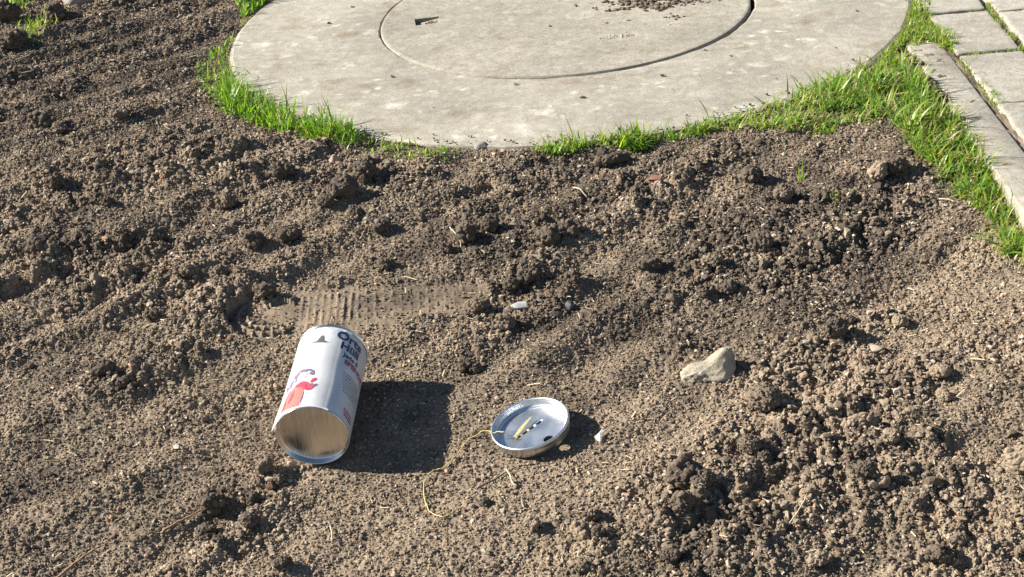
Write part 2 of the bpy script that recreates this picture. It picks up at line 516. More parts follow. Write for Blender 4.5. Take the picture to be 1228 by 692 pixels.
cov = empty('manhole_cover', (SLAB_C[0]-0.0018, SLAB_C[1]+0.0008, 0))
def cover_mesh():
    """round cover with a real lifting recess on its left side"""
    bm = bmesh.new()
    N = 160
    sx, sy = gp(498, 28, 0)[:2]
    rx, ry = sx-cov.location.x, sy-cov.location.y
    # recess outline (rectangle, rotated a little)
    a = R(4); w, d = 0.042, 0.034
    rec = [(-0.0, -d/2), (w, -d/2), (w, d/2), (0, d/2)]
    rec = [(rx+x*math.cos(a)-y*math.sin(a), ry+x*math.sin(a)+y*math.cos(a)) for x, y in rec]
    # outer rim rings
    prof = [(COVER_R-.0005, -0.045), (COVER_R-.0005, -0.002), (COVER_R-.0022, 0.0010), (COVER_R-.005, 0.0016)]
    rings = []
    for (r, z) in prof:
        rings.append([bm.verts.new((r*math.cos(2*math.pi*k/N), r*math.sin(2*math.pi*k/N), z)) for k in range(N)])
    for p, q in zip(rings[:-1], rings[1:]):
        for k in range(N): bm.faces.new((p[k], p[(k+1) % N], q[(k+1) % N], q[k]))
    top = rings[-1]
    rv = [bm.verts.new((x, y, 0.0016)) for x, y in rec]
    edges = []
    for k in range(N):
        edges.append(bm.edges.get((top[k], top[(k+1) % N])))
    for k in range(4):
        edges.append(bm.edges.new((rv[k], rv[(k+1) % 4])))
    bmesh.ops.triangle_fill(bm, use_beauty=True, use_dissolve=False, edges=edges)
    # remove any face that covers the recess
    cxr = sum(p[0] for p in rec)/4; cyr = sum(p[1] for p in rec)/4
    kill = [f for f in bm.faces if len(f.verts) == 3 and all(v in rv for v in f.verts)]
    if kill: bmesh.ops.delete(bm, geom=kill, context='FACES_ONLY')
    lo = [bm.verts.new((x, y, z)) for (x, y), z in zip(rec, (-0.0065, -0.0012, -0.0012, -0.0065))]
    for k in range(4):
        bm.faces.new((rv[k], rv[(k+1) % 4], lo[(k+1) % 4], lo[k]))
    bm.faces.new(lo)
    bmesh.ops.recalc_face_normals(bm, faces=bm.faces)
    return bm, rec
bmc, REC = cover_mesh()
mesh_obj('cover_disc', bmc, MAT_COVER, cov, smooth=False)
# little sand lying in the recess
def grit_pile(name, cx, cy, n, sx, sy, z, mat_dirt, parent, seed):
    rnd = random.Random(seed); bm = bmesh.new()
    for _ in range(n):
        s = rnd.uniform(.0008, .0022)
        q = bmesh.ops.create_icosphere(bm, subdivisions=1, radius=s)
        x = cx+rnd.gauss(0, sx); y = cy+rnd.gauss(0, sy)
        for v in q['verts']:
            v.co = Vector((v.co.x*rnd.uniform(.8, 1.3), v.co.y, v.co.z*.7))+Vector((x, y, z+s*.4))
    return mesh_obj(name, bm, mat_dirt, parent)
rcx = sum(p[0] for p in REC)/4; rcy = sum(p[1] for p in REC)/4
grit_pile('grit', rcx+.010, rcy-.001, 90, .006, .004, -0.0035, MAT_GAPDIRT, cov, 4)
tag(cov, 'round pale concrete manhole cover with small lifting slot, set in the slab', 'manhole cover')

# ------------------------------------------------------------------ kerb and paving blocks
def block(name, x0, x1, y0, y1, mat, rot=0.0, z=0.0, seed=0, h=0.06):
    rnd = random.Random(seed)
    bm = bmesh.new()
    cx, cy = (x0+x1)/2, (y0+y1)/2; w, d = (x1-x0)/2, (y1-y0)/2
    q = bmesh.ops.create_cube(bm, size=1)
    for v in q['verts']:
        v.co = Vector((v.co.x*2*w, v.co.y*2*d, v.co.z*h-h/2))
    bmesh.ops.bevel(bm, geom=list(bm.edges), offset=0.0028, segments=2, profile=.5, affect='EDGES')
    ed = [e for e in bm.edges if e.calc_length() > 0.05]
    bmesh.ops.subdivide_edges(bm, edges=ed, cuts=14, use_grid_fill=True)
    for v in bm.verts:
        v.co.x += 0.0009*math.sin(v.co.y*90+seed)+rnd.uniform(-.0003, .0003)
        v.co.y += 0.0008*math.sin(v.co.x*120+seed*2)+rnd.uniform(-.0003, .0003)
    o = mesh_obj(name, bm, mat)
    o.location = (cx, cy, z); o.rotation_euler = (rnd.uniform(-.006, .006), rnd.uniform(-.006, .006), rot)
    return o
def Lx(y, x0):                      # the joints lean very slightly
    return x0+(y-2.19)*0.035
kb = block('kerb_stone', 0.630, 0.6815, 1.20, 2.262, MAT_KERB, -0.035, 0.0, 1, .12)
kb.location.x = .6558-.017
tag(kb, 'long narrow grey concrete kerb stone beside the grass edge', 'kerb stone')
PB = 'grey paving blocks laid in columns'
rows_a = [(1.395, 1.587, 'far down the right border, nearly outside the photo'), (1.593, 1.787, 'beside the kerb, just past the right edge'),
          (1.793, 1.985, 'nearest visible one right of the kerb'),
          (1.993, 2.182, 'second nearest in the column touching the kerb'),
          (2.194, 2.368, 'between two mossy cross joints right of the kerb top'),
          (2.378, 2.560, 'next to the round slab at the top edge')]
for i, (y0, y1, t) in enumerate(rows_a):
    if y1 < 1.78: continue
    x0, x1 = 0.6905, 0.784
    o = block('paving_block', x0, x1, y0, y1, MAT_PAVE, -0.035, random.Random(i).uniform(-.0015, .001), 20+i)
    o.location.x += ((y0+y1)/2-2.19)*0.035
    tag(o, 'weathered grey paving block, '+t, 'paving block', PB)
rows_b = [(2.00, 2.180, 'at the right photo edge below the mossy cross joint'),
          (2.190, 2.350, 'at the right photo edge, second from the top'),
          (2.358, 2.540, 'in the top right corner of the photo')]
for i, (y0, y1, t) in enumerate(rows_b):
    o = block('paving_block', 0.7965, 0.892, y0, y1, MAT_PAVE, -0.035, random.Random(i+9).uniform(-.0015, .001), 40+i)
    o.location.x += ((y0+y1)/2-2.19)*0.035
    tag(o, 'weathered grey paving block '+t, 'paving block', PB)
# bedding of the joints
def joint_bed():
    xs = np.arange(0.634, 1.0, 0.003); ys = np.arange(1.2, 2.75, 0.003)
    X, Y = np.meshgrid(xs, ys); x = X.ravel(); y = Y.ravel()
    z = -0.0050-.004*(x > .69)+0.005*fbm(x*70, y*70, 5, 3)+.003*domes(x*160, y*160, 4)
    z = np.where(np.hypot(x-SLAB_C[0], y-SLAB_C[1]) < SLAB_R, -.04, z)
    nx, ny = len(xs), len(ys)
    idx = np.arange(nx*ny, dtype=np.int32).reshape(ny, nx)
    f = np.stack([idx[:-1, :-1], idx[:-1, 1:], idx[1:, 1:], idx[1:, :-1]], -1).reshape(-1, 4)
    me = mesh_np('joint_soil', np.stack([x, y, z], 1), f, MAT_SOIL, True, soil_tint(np.clip(.55+fbm(x*20, y*20, 8, 2), 0, 1)))
    tag(mesh_obj('joint_soil', me), kind='structure')
joint_bed()

# ------------------------------------------------------------------ crumbs (uncountable)
def ico(sub):
    bm = bmesh.new(); bmesh.ops.create_icosphere(bm, subdivisions=sub, radius=1)
    v = np.array([q.co[:] for q in bm.verts]); f = np.array([[q.index for q in p.verts] for p in bm.faces]); bm.free()
    return v, f

def scatter_crumbs(name, n, dfun, sub, area, dens, label, dark_shift=0.0, embed=0.25, seed=1, variants=12, jitter=.22, keep=None):
    rng = np.random.default_rng(seed)
    x = rng.uniform(area[0], area[1], n); y = rng.uniform(area[2], area[3], n)
    r = roughness(x, y)
    fm, _ = footprint(x, y)
    d = np.hypot(x-SLAB_C[0], y-SLAB_C[1])
    ok = (rng.uniform(0, 1, n) < dens(r)) & (d > SLAB_R+0.002) & ((x < 0.636+(y-2.19)*.035)) & (rng.uniform(0, 1, n) > fm*(.98 if sub > 1 else .92))
    # not inside the can or under the lid
    s = (x-CAN_P[0])*CAN_AXIS[0]+(y-CAN_P[1])*CAN_AXIS[1]; t = (x-CAN_P[0])*CAN_SIDE[0]+(y-CAN_P[1])*CAN_SIDE[1]
    ok &= ~((s > -.002) & (s < CAN_L+.002) & (np.abs(t) < .030))
    ok &= np.hypot(x-LID_P[0], y-LID_P[1]) > .0405
    # keep to what the view (and a step aside) can see
    xl = -0.14-0.345*y; xr = 0.14+0.36*y
    ok &= (x > xl) & (x < xr)
    x = x[ok]; y = y[ok]; r = r[ok]
    n = len(x)
    z = height_at(x, y)
    size = dfun(rng, n, r)
    V, F = ico(sub)
    tmpl = []
    for k in range(variants):
        vv = V*(1+rng.normal(0, jitter, (len(V), 1)))
        for _ in range(7 if sub > 1 else 3):
            d = rng.normal(0, 1, 3); d /= np.linalg.norm(d); q = vv@d
            vv = vv-d*np.maximum(q-q.max()*rng.uniform(.55, .85), 0)[:, None]*.9
        sc = np.array([rng.uniform(.8, 1.25), rng.uniform(.7, 1.1), rng.uniform(.6, .95)])
        tmpl.append(vv*sc)
    tmpl = np.array(tmpl)
    pick = rng.integers(0, variants, n)
    a = rng.uniform(0, 6.283, n); b = rng.uniform(0, 6.283, n)
    T = tmpl[pick]
    ca, sa = np.cos(b)[:, None], np.sin(b)[:, None]
    y1 = T[:, :, 1]*ca-T[:, :, 2]*sa; z1 = T[:, :, 1]*sa+T[:, :, 2]*ca; x1 = T[:, :, 0]
    ca, sa = np.cos(a)[:, None], np.sin(a)[:, None]
    x2 = x1*ca-y1*sa; y2 = x1*sa+y1*ca
    S = size[:, None]
    P = np.stack([x2*S+x[:, None], y2*S+y[:, None], z1*S*.9+(z+size*(0.6-embed))[:, None]], -1).reshape(-1, 3)
    faces = (F[None]+(np.arange(n)*len(V))[:, None, None]).reshape(-1, 3)
    mo = moisture(x, y)
    c = soil_tint(np.clip(mo+dark_shift+rng.normal(0, .20, n), 0, 1))
    c *= np.clip(1+rng.normal(0, .24, (n, 1)), .5, 1.9)
    bright = rng.uniform(0, 1, n) < (.075 if sub == 1 else .02)
    c[bright] = np.array([.42, .36, .28])*rng.uniform(.7, 1.1, (bright.sum(), 1))
    red = rng.uniform(0, 1, n) < .03
    c[red] *= np.array([1.25, .95, .8])
    me = mesh_np(name, P, faces, MAT_CRUMB, False, np.repeat(c, len(V), 0))
    o = mesh_obj(name, me)
    tag(o, label, 'soil', kind='stuff')
    return o

AREA = (-1.08, 0.80, 1.02, 3.05)
def sz_small(rng, n, r): return 0.00122*np.exp(rng.normal(0, .30, n))*(0.85+.35*r)
def sz_mid(rng, n, r): return 0.0016*np.exp(rng.normal(0, .36, n))*(0.85+.45*r)
def sz_big(rng, n, r): return 0.0038*np.exp(rng.normal(0, .30, n))*(0.75+.35*r)
scatter_crumbs('fine_soil_crumbs', 560000, sz_small, 1, AREA, lambda r: 0.8+0*r, 'fine loose soil grains covering the whole garden bed', 0.0, .15, 11)
scatter_crumbs('soil_crumbs', 185000, sz_mid, 1, AREA, lambda r: np.clip(.80+.3*r, 0, 1), 'small loose soil crumbs strewn over the garden bed', .05, .2, 12)
scatter_crumbs('coarse_soil_crumbs', 9500, sz_big, 2, AREA, lambda r: np.clip((r-.25)*.85, 0.01, 1), 'coarse lumpy crumbs of soil lying in the rough parts of the bed', .08, .25, 13, jitter=.16)

# ------------------------------------------------------------------ tin can
def tin_mat(name, col, rough, streak=0.0):
    m, nt, b = new_mat(name)
    b.inputs['Metallic'].default_value = 1.0
    tc = nd(nt, 'ShaderNodeTexCoord')
    n = noise(nt, tc.outputs['Object'], 40, 4, .6, mapping=(1, 1, 1) if not streak else (16, 1, .15))
    lo = tuple(c*.82 for c in col)
    nt.links.new(ramp(nt, n.outputs['Fac'], [(.35, lo), (.65, col)]).outputs[0], b.inputs['Base Color'])
    mr = nd(nt, 'ShaderNodeMapRange'); mr.inputs['To Min'].default_value = rough*.7; mr.inputs['To Max'].default_value = rough*1.4
    nt.links.new(n.outputs['Fac'], mr.inputs['Value']); nt.links.new(mr.outputs[0], b.inputs['Roughness'])
    if streak:
        bump(nt, b, n.outputs['Fac'], streak, 0.0006)
    else:
        n2 = noise(nt, tc.outputs['Object'], 120, 2, .5)
        bump(nt, b, n2.outputs['Fac'], .12, 0.0004)
    return m
MAT_TIN = tin_mat('tinplate', (0.78, 0.79, 0.80), .22)
MAT_BASE = tin_mat('base_tin', (0.80, 0.76, 0.70), .24, .6)
MAT_LID = tin_mat('lid_metal', (0.72, 0.73, 0.73), .36)
def label_mat():
    m, nt, b = new_mat('printed_label')
    tc = nd(nt, 'ShaderNodeTexCoord')
    n = noise(nt, tc.outputs['Object'], 35, 5, .6)
    n2 = noise(nt, tc.outputs['Object'], 260, 3, .6)
    c = ramp(nt, n.outputs['Fac'], [(.35, (.82, .82, .81)), (.6, (.88, .88, .88))]).outputs[0]
    d = ramp(nt, n2.outputs['Fac'], [(.62, (1, 1, 1)), (.74, (.66, .60, .50))]).outputs[0]
    nt.links.new(mix(nt, 1.0, c, d, 'MULTIPLY'), b.inputs['Base Color'])
    b.inputs['Roughness'].default_value = .32; b.inputs['Coat Weight'].default_value = .25; b.inputs['Coat Roughness'].default_value = .15
    bump(nt, b, n.outputs['Fac'], .08, 0.001)
    return m
MAT_LABEL = label_mat()
def ink(name, col): return flat_mat(name, col, .4, 0, .12, 300)
INK_NAVY = ink('navy_ink', (.018, .03, .075)); INK_MAG = ink('magenta_ink', (.34, .01, .12)); INK_GREY = ink('grey_ink', (.05, .08, .14))
INK_RED = ink('red_ink', (.66, .05, .07)); INK_ROSE = ink('rose_ink', (.72, .14, .11)); INK_PINK = ink('pink_ink', (.74, .42, .40))
INK_LILAC = ink('lilac_ink', (.16, .12, .19)); INK_MIST = ink('mist_ink', (.52, .45, .56)); INK_HAT = ink('hat_ink', (.10, .10, .10)); INK_SKIN = ink('pale_ink', (.62, .70, .74))

can = empty('tin_can')
CM = Matrix.Identity(4)
cz = float(base_z(np.array(CAN_P[1])))
for i in range(3):
    CM[i][0] = CAN_SIDE[i]; CM[i][1] = CAN_AXIS[i]; CM[i][2] = NRM[i]
CM[0][3], CM[1][3], CM[2][3] = CAN_P[0], CAN_P[1], cz
can.matrix_world = CM
tag(can, 'white printed tin can lying on its side in the soil with red and dark print', 'tin can')

def lathe_y(prof, seg=128, cap=False):
    """(r, v) profile round the can axis; local Y is the axis, centre at height CAN_R"""
    bm = bmesh.new(); rings = []
    for (r, v) in prof:
        rings.append([bm.verts.new((r*math.sin(2*math.pi*k/seg), v, CAN_R+r*math.cos(2*math.pi*k/seg))) for k in range(seg)])
    for a, b in zip(rings[:-1], rings[1:]):
        for k in range(seg): bm.faces.new((a[k], a[(k+1) % seg], b[(k+1) % seg], b[k]))
    if cap:
        c = bm.verts.new((0, prof[-1][1], CAN_R))
        for k in range(seg): bm.faces.new((rings[-1][k], rings[-1][(k+1) % seg], c))
    bmesh.ops.recalc_face_normals(bm, faces=bm.faces)
    return bm
RB = CAN_R-0.0009
mesh_obj('body', lathe_y([(RB, .003), (RB, CAN_L-.003), (RB-.0006, CAN_L-.003), (RB-.0006, .003)]), MAT_TIN, can)
def bead(r, v, t, n=10):
    return [(r+t*math.cos(2*math.pi*k/n), v+t*math.sin(2*math.pi*k/n)*1.1) for k in range(n+1)]
nr = mesh_obj('base_rim', lathe_y([(RB-.0002, .0022), (CAN_R-.0001, .0008), (CAN_R-.0001, .0001), (CAN_R-.0006, -.0002), (CAN_R-.0010, .0003), (CAN_R-.0013, .0018), (CAN_R-.0018, .0062)]), MAT_TIN, can)
mesh_obj('open_rim', lathe_y(bead(CAN_R-.0004, CAN_L-.0016, .0015)), MAT_TIN, can)
bp = [(CAN_R-.0018, .0062), (CAN_R-.0022, .0068), (CAN_R-.0030, .0070), (CAN_R-.0060, .0070), (CAN_R*.5, .0069)]
mesh_obj('base_plate', lathe_y(bp, 128, True), MAT_BASE, can)
# label sheet: an open sheet with its seam on the left, lifted a little near the base
def label_mesh():
    me_bm = bmesh.new(); NA, NV = 200, 40
    a0, a1 = R(-78), R(-78+354)
    v0, v1 = .0012, CAN_L-.0042
    g = []
    for j in range(NV+1):
        row = []
        for i in range(NA+1):
            a = a0+(a1-a0)*i/NA; v = v0+(v1-v0)*j/NV
            lift = max(0, 1-(a-a0)/R(26))**2 * max(0, 1-(v-v0)/.11)**1.3
            r = CAN_R+.00002+.0042*lift+.00012*math.sin(a*5+v*90)
            row.append(me_bm.verts.new((r*math.sin(a), v-.0035*lift, CAN_R+r*math.cos(a))))
        g.append(row)
    for j in range(NV):
        for i in range(NA): me_bm.faces.new((g[j][i], g[j][i+1], g[j+1][i+1], g[j+1][i]))
    r_ = bmesh.ops.solidify(me_bm, geom=list(me_bm.faces), thickness=-.00025)
    bmesh.ops.recalc_face_normals(me_bm, faces=me_bm.faces)
    return me_bm
lab = mesh_obj('label', label_mesh(), MAT_LABEL, can)

def wrap(bm, ang0, v0, lift=.0004, rot=0.0):
    """bend a flat shape (x along the girth, y along the can, metres) round the can"""
    if rot: bmesh.ops.rotate(bm, verts=bm.verts, cent=(0, 0, 0), matrix=Matrix.Rotation(rot, 3, 'Z'))
    xs = [v.co.x for v in bm.verts]
    x = min(xs)+.0012
    while x < max(xs):
        bmesh.ops.bisect_plane(bm, geom=list(bm.verts)+list(bm.edges)+list(bm.faces), plane_co=(x, 0, 0), plane_no=(1, 0, 0), dist=1e-6)
        x += .0012
    for v in bm.verts:
        a = R(ang0)+v.co.x/CAN_R; rr = CAN_R+lift
        v.co = Vector((rr*math.sin(a), v0+v.co.y, CAN_R+rr*math.cos(a)))
    bmesh.ops.recalc_face_normals(bm, faces=bm.faces)
    for f in bm.faces:
        c = f.calc_center_median(); out = Vector((c.x, 0, c.z-CAN_R))
        if f.normal.dot(out) < 0: f.normal_flip()
    return bm

def text_bm(body, size, weight=0.0, sx=1.0):
    cu = bpy.data.curves.new('lettering', 'FONT'); cu.body = body; cu.size = size; cu.offset = weight
    cu.resolution_u = 4
    ob = bpy.data.objects.new('lettering', cu); COL.objects.link(ob)
    dg = bpy.context.evaluated_depsgraph_get(); dg.update()
    me = bpy.data.meshes.new_from_object(ob.evaluated_get(dg))
    bpy.data.objects.remove(ob); bpy.data.curves.remove(cu)
    bm = bmesh.new(); bm.from_mesh(me); bpy.data.meshes.remove(me)
    for v in bm.verts: v.co.x *= sx; v.co.z = 0
    return bm
def poly_bm(polys):
    bm = bmesh.new()
    for p in polys:
        bm.faces.new([bm.verts.new((x/1000, y/1000, 0)) for x, y in p])
    bmesh.ops.triangulate(bm, faces=bm.faces)
    return bm
SK = R(-3)
for body, size, wt, ang, v, mat in (('Orts', .0186, .00072, 19.5, .1212, INK_NAVY), ('H\u00fcll', .0164, .00070, 28.5, .1062, INK_NAVY),
                                    ('Jede S', .0092, .00030, 37.0, .0950, INK_NAVY), ('SPENDE', .0104, .00046, 41.0, .0845, INK_MAG)):
    mesh_obj('lettering', wrap(text_bm(body, size, wt, .92), ang, v, rot=SK), mat, lab, smooth=True)
rnd = random.Random(3)
pl = []
for i in range(7):
    x = 0; y = -i*4.6
    while x < 26-rnd.uniform(0, 6):
        w = rnd.uniform(1.2, 3.4); q = rnd.uniform(.8, 1.5)
        pl.append([(x+i*.9, y), (x+i*.9+w, y-.1), (x+i*.9+w, y+q), (x+i*.9, y+q*.9)]); x += w+rnd.uniform(.5, .9)
mesh_obj('small_print', wrap(poly_bm(pl), 43, .0700, rot=SK), INK_GREY, lab)
pl = []
for i in range(3):
    x = i*1.2; y = 8-i*4.0
    while x < 15:
        w = rnd.uniform(1.5, 3); pl.append([(x, y), (x+w, y), (x+w+.3, y+2.2), (x+.3, y+2.2)]); x += w+.6
mesh_obj('magenta_print', wrap(poly_bm(pl), 57, .0100, rot=SK), INK_MAG, lab)
# dark pointed hat shape near the top and the drawing of a figure in red below it
hat = [[(-11, 0), (-7, 1.0), (-3.6, 2.0), (-2.6, 6), (-1.2, 10.5), (1.2, 11.6), (2.6, 8), (3.6, 3.2), (6.5, 1.3), (10, 0), (5, -.9), (-5, -1.0)]]
mesh_obj('hat_print', wrap(poly_bm(hat), -5, .1115, rot=R(-6)), INK_HAT, lab)
F0 = (-25, .0375)
def blob(cx, cy, rx, ry, n=18, seed=0, wob=.12, rot=0):
    rr = random.Random(seed); ph = [rr.uniform(0, 6.28) for _ in range(3)]
    out = []
    for k in range(n):
        a = 2*math.pi*k/n; w = 1+wob*(math.sin(2*a+ph[0])+math.sin(3*a+ph[1])+.6*math.sin(5*a+ph[2]))/1.6
        x = rx*w*math.cos(a); y = ry*w*math.sin(a)
        out.append((cx+x*math.cos(rot)-y*math.sin(rot), cy+x*math.sin(rot)+y*math.cos(rot)))
    return out
fig = [('soft_print', INK_MIST, [blob(-5, 15, 9, 10, 24, 61, .1, R(-20)), blob(-13, 5, 5, 6, 18, 62, .15)], .00030),
       ('pink_print', INK_PINK, [[(-21, -30), (-5, -30), (2, -26), (6, -2), (-3, 6), (-12, 2), (-17, -8)]], .00035),
       ('coat_print', INK_ROSE, [[(-8, -27), (7, -27.5), (7.5, -8), (6, 1), (-2, 3), (-8, -2), (-13, -14), (-11, -17)]], .00042),
       ('scarf_print', INK_RED, [blob(4, 1.5, 6.5, 4.5, 22, 5, .18, R(-12)), blob(10, -2.5, 5.0, 4.2, 20, 6, .18), blob(12, 7, 1.4, 4.2, 14, 8, .2, R(-20)), blob(-3, -12, 2.0, 8, 14, 9, .2, R(-10)), blob(-10, -20, 2.2, 6, 14, 10, .2, R(-15))], .00050),
       ('hair_print', INK_LILAC, [blob(-4.8, 18, 3.0, 4.5, 16, 11, .25, R(-22)), blob(-14.5, 9, 1.6, 2.4, 12, 41, .3), blob(-16, 2.5, 1.4, 2.2, 12, 42, .3), blob(2, 21.5, 3.2, 1.8, 14, 43, .2), blob(-8.5, 10, 2.4, 4.6, 16, 17, .3, R(-15)), blob(-12, 5, 2.0, 3.2, 14, 15, .25), blob(-1.5, 23.5, 3.4, 1.7, 14, 12, .25, R(20)), blob(5.5, 22.5, 3.0, 1.5, 14, 18, .25, R(-22)), blob(9, 17.5, 1.8, 3.6, 14, 14, .25, R(12)), blob(-4, 11, 1.5, 2.0, 12, 19, .2)], .00045),
       ('line_print', INK_LILAC, [blob(-9, -6, 1.0, 7, 12, 51, .2, R(-18)), blob(7.6, -17, .5, 9, 12, 52, .1), blob(10, 0, 1.0, 3.2, 12, 53, .2, R(20)), blob(4, -2.5, 3.5, .7, 12, 54, .2, R(-12)), blob(14, -1, .8, 4, 12, 55, .2, R(-30))], .00056),
       ('face_print', INK_SKIN, [blob(1.5, 15.0, 3.9, 5.0, 20, 21, .07)], .00052)]
for nm, mt, ps, lf in fig:
    mesh_obj(nm, wrap(poly_bm([[(x*1.34, y*1.18) for x, y in p] for p in ps]), F0[0], F0[1], lf, rot=R(-4)), mt, lab)

# ------------------------------------------------------------------ lid
def lid_floor(rf, z):
    bm = bmesh.new(); N = 96; edges = []
    def loop(pts):
        vs = [bm.verts.new((x, y, z)) for x, y in pts]
        for k in range(len(vs)): edges.append(bm.edges.new((vs[k], vs[(k+1) % len(vs)])))
        return vs
    outer = loop([(rf*math.cos(2*math.pi*k/N), rf*math.sin(2*math.pi*k/N)) for k in range(N)])
    holes = []
    # dashed coin slot
    p0 = np.array(SLOT[0]); p1 = np.array(SLOT[1]); ax = (p1-p0)/np.linalg.norm(p1-p0); pn = np.array([-ax[1], ax[0]])
    L = np.linalg.norm(p1-p0); segs = [(0, .16), (.25, .40), (.52, .66), (.78, .95)]
    for a, b in segs:
        q = [p0+ax*L*a-pn*.0014, p0+ax*L*b-pn*.0014, p0+ax*L*b+pn*.0014, p0+ax*L*a+pn*.0014]
        holes.append(loop([tuple(t) for t in q]))
    holes.append(loop([(HOLE[0]+.0054*math.cos(2*math.pi*k/20), HOLE[1]+.0054*math.sin(2*math.pi*k/20)) for k in range(20)]))
    bmesh.ops.triangle_fill(bm, use_beauty=True, use_dissolve=False, edges=edges)
    for h in holes:
        s = set(h); kill = [f for f in bm.faces if all(v in s for v in f.verts)]
        if kill: bmesh.ops.delete(bm, geom=kill, context='FACES_ONLY')
    for h in holes:                                   # give the sheet metal some thickness at the cuts
        lo = [bm.verts.new((v.co.x, v.co.y, z-.0008)) for v in h]
        for k in range(len(h)):
            bm.faces.new((h[k], h[(k+1) % len(h)], lo[(k+1) % len(h)], lo[k]))
    bmesh.ops.recalc_face_normals(bm, faces=bm.faces)
    return bm
LTILT = R(10)
lid = empty('metal_lid')
LM = Matrix.Identity(4)
for i in range(3):
    LM[i][0] = EX[i]; LM[i][1] = EY[i]; LM[i][2] = NRM[i]
lz = float(base_z(np.array(LID_P[1])))+.0018
LM[0][3], LM[1][3], LM[2][3] = LID_P[0], LID_P[1], lz
lid.matrix_world = LM @ Matrix.Rotation(-LTILT, 4, 'Y') @ Matrix.Rotation(R(-2), 4, 'X')
LIN = lid.matrix_world.inverted()
def lid_local(px, py, zloc=.0035):
    """where a sight line meets the plane of the lid's floor"""
    o_ = LIN @ Vector(EYE); d_ = (LIN.to_3x3() @ Vector(view_ray(px, py)))
    t = (zloc-o_.z)/d_.z
    p = o_+d_*t
    return (p.x, p.y)
SLOT = (lid_local(619, 526.5), lid_local(650.5, 504)); HOLE = lid_local(658.8, 527)
_h = math.hypot(*HOLE); print('hole radius', _h, SLOT)
if _h > .0275: HOLE = (HOLE[0]*.0275/_h, HOLE[1]*.0275/_h)
def lathe_z(prof, seg=128):
    bm = bmesh.new(); rings = []
    for (r, z) in prof:
        rings.append([bm.verts.new((r*math.cos(2*math.pi*k/seg), r*math.sin(2*math.pi*k/seg), z)) for k in range(seg)])
    for a, b in zip(rings[:-1], rings[1:]):
        for k in range(seg): bm.faces.new((a[k], a[(k+1) % seg], b[(k+1) % seg], b[k]))
    bmesh.ops.recalc_face_normals(bm, faces=bm.faces)
    return bm
mesh_obj('plate', lid_floor(.0352, .0035), MAT_LID, lid, smooth=False)
mesh_obj('wall', lathe_z([(.0352, .0035), (.0358, .0036), (.0364, .0042), (.0369, .0052), (.0378, .0056), (.0384, .0062), (.0392, .0092), (.0396, .0112)]), MAT_LID, lid)
mesh_obj('rim', lathe_z([(.0396, .0112), (.0398, .0124), (.0405, .0132), (.0416, .0133), (.0424, .0127), (.0427, .0117), (.0425, .0107), (.0420, .0100), (.0412, .0050), (.0408, .0006), (.0404, .0004), (.0400, .0050), (.0405, .0100)]), MAT_LID, lid)
def bridges():
    bm = bmesh.new(); p0 = np.array(SLOT[0]); p1 = np.array(SLOT[1])
    for t in (.205, .46, .72, .99):
        q = bmesh.ops.create_icosphere(bm, subdivisions=2, radius=1); c = p0+(p1-p0)*t
        for v in q['verts']: v.co = Vector((v.co.x*.0015+c[0], v.co.y*.0015+c[1], max(v.co.z, -.2)*.0010+.0036))
    return bm
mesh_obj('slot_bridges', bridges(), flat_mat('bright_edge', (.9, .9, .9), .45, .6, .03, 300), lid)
tag(lid, 'round shallow metal lid with slot and small hole, lying open side up', 'lid')

# ------------------------------------------------------------------ tubes: string, twigs
def tube_bm(pts, rad, seg=7, taper=None):
    bm = bmesh.new(); P = [Vector(p) for p in pts]; prev = None
    for i, p in enumerate(P):
        t = (P[min(i+1, len(P)-1)]-P[max(i-1, 0)]).normalized()
        s = t.cross(Vector((0, 0, 1)));  s = s.normalized() if s.length > 1e-4 else Vector((1, 0, 0))
        u = s.cross(t)
        rr = rad*(taper(i/(len(P)-1)) if taper else 1)
        ring = [bm.verts.new(p+(s*math.cos(2*math.pi*k/seg)+u*math.sin(2*math.pi*k/seg))*rr) for k in range(seg)]
        if prev:
            for k in range(seg): bm.faces.new((prev[k], prev[(k+1) % seg], ring[(k+1) % seg], ring[k]))
        else: bm.faces.new(ring[::-1])
        prev = ring
    bm.faces.new(prev)
    bmesh.ops.recalc_face_normals(bm, faces=bm.faces)
    return bm
def smooth_path(pts, n=8):
    P = [Vector(p) for p in pts]; out = []
    for i in range(len(P)-1):
        a = P[max(i-1, 0)]; b = P[i]; c = P[i+1]; d = P[min(i+2, len(P)-1)]
        for k in range(n):
            t = k/n
            out.append(.5*((2*b)+(c-a)*t+(2*a-5*b+4*c-d)*t*t+(3*b-a-3*c+d)*t**3))
    out.append(P[-1]); return out
def on_soil(px, py, up=0.0025):
    p = gp(px, py); z = float(max(height_at(p[0]+a*.002, p[1]+b*.002)[0] for a in (-1, 0, 1) for b in (-1, 0, 1)))
    return Vector((p[0], p[1], z+up))
MAT_STRING = flat_mat('yellow_string', (.52, .42, .15), .5, 0, .2, 200)
MAT_TIE = flat_mat('pale_yellow_strip', (.60, .55, .28), .45, 0, .15, 200)
LW = lid.matrix_world
def on_lid(px, py, z=.0045):
    x, y = lid_local(px, py, z); return LW @ Vector((x, y, z))
sp = [on_lid(621, 525, .0062), on_lid(614, 524, .008), on_lid(606, 519, .014), LW @ Vector((*lid_local(598, 517.5, .0148), .0148)), LW @ Vector((*lid_local(591.5, 519, .0125), .0125)),
      on_soil(582, 522, .007), on_soil(572, 524.5, .004), on_soil(560, 531, .003), on_soil(553, 542, .003), on_soil(542, 555, .0035), on_soil(531, 564, .003), on_soil(520, 567, .003), on_soil(510.6, 578, .0035),
      on_soil(508.7, 597, .003), on_soil(516, 616.5, .0035), on_soil(531, 625, .003), on_soil(543.5, 619, .003), on_soil(550, 610, .002)]
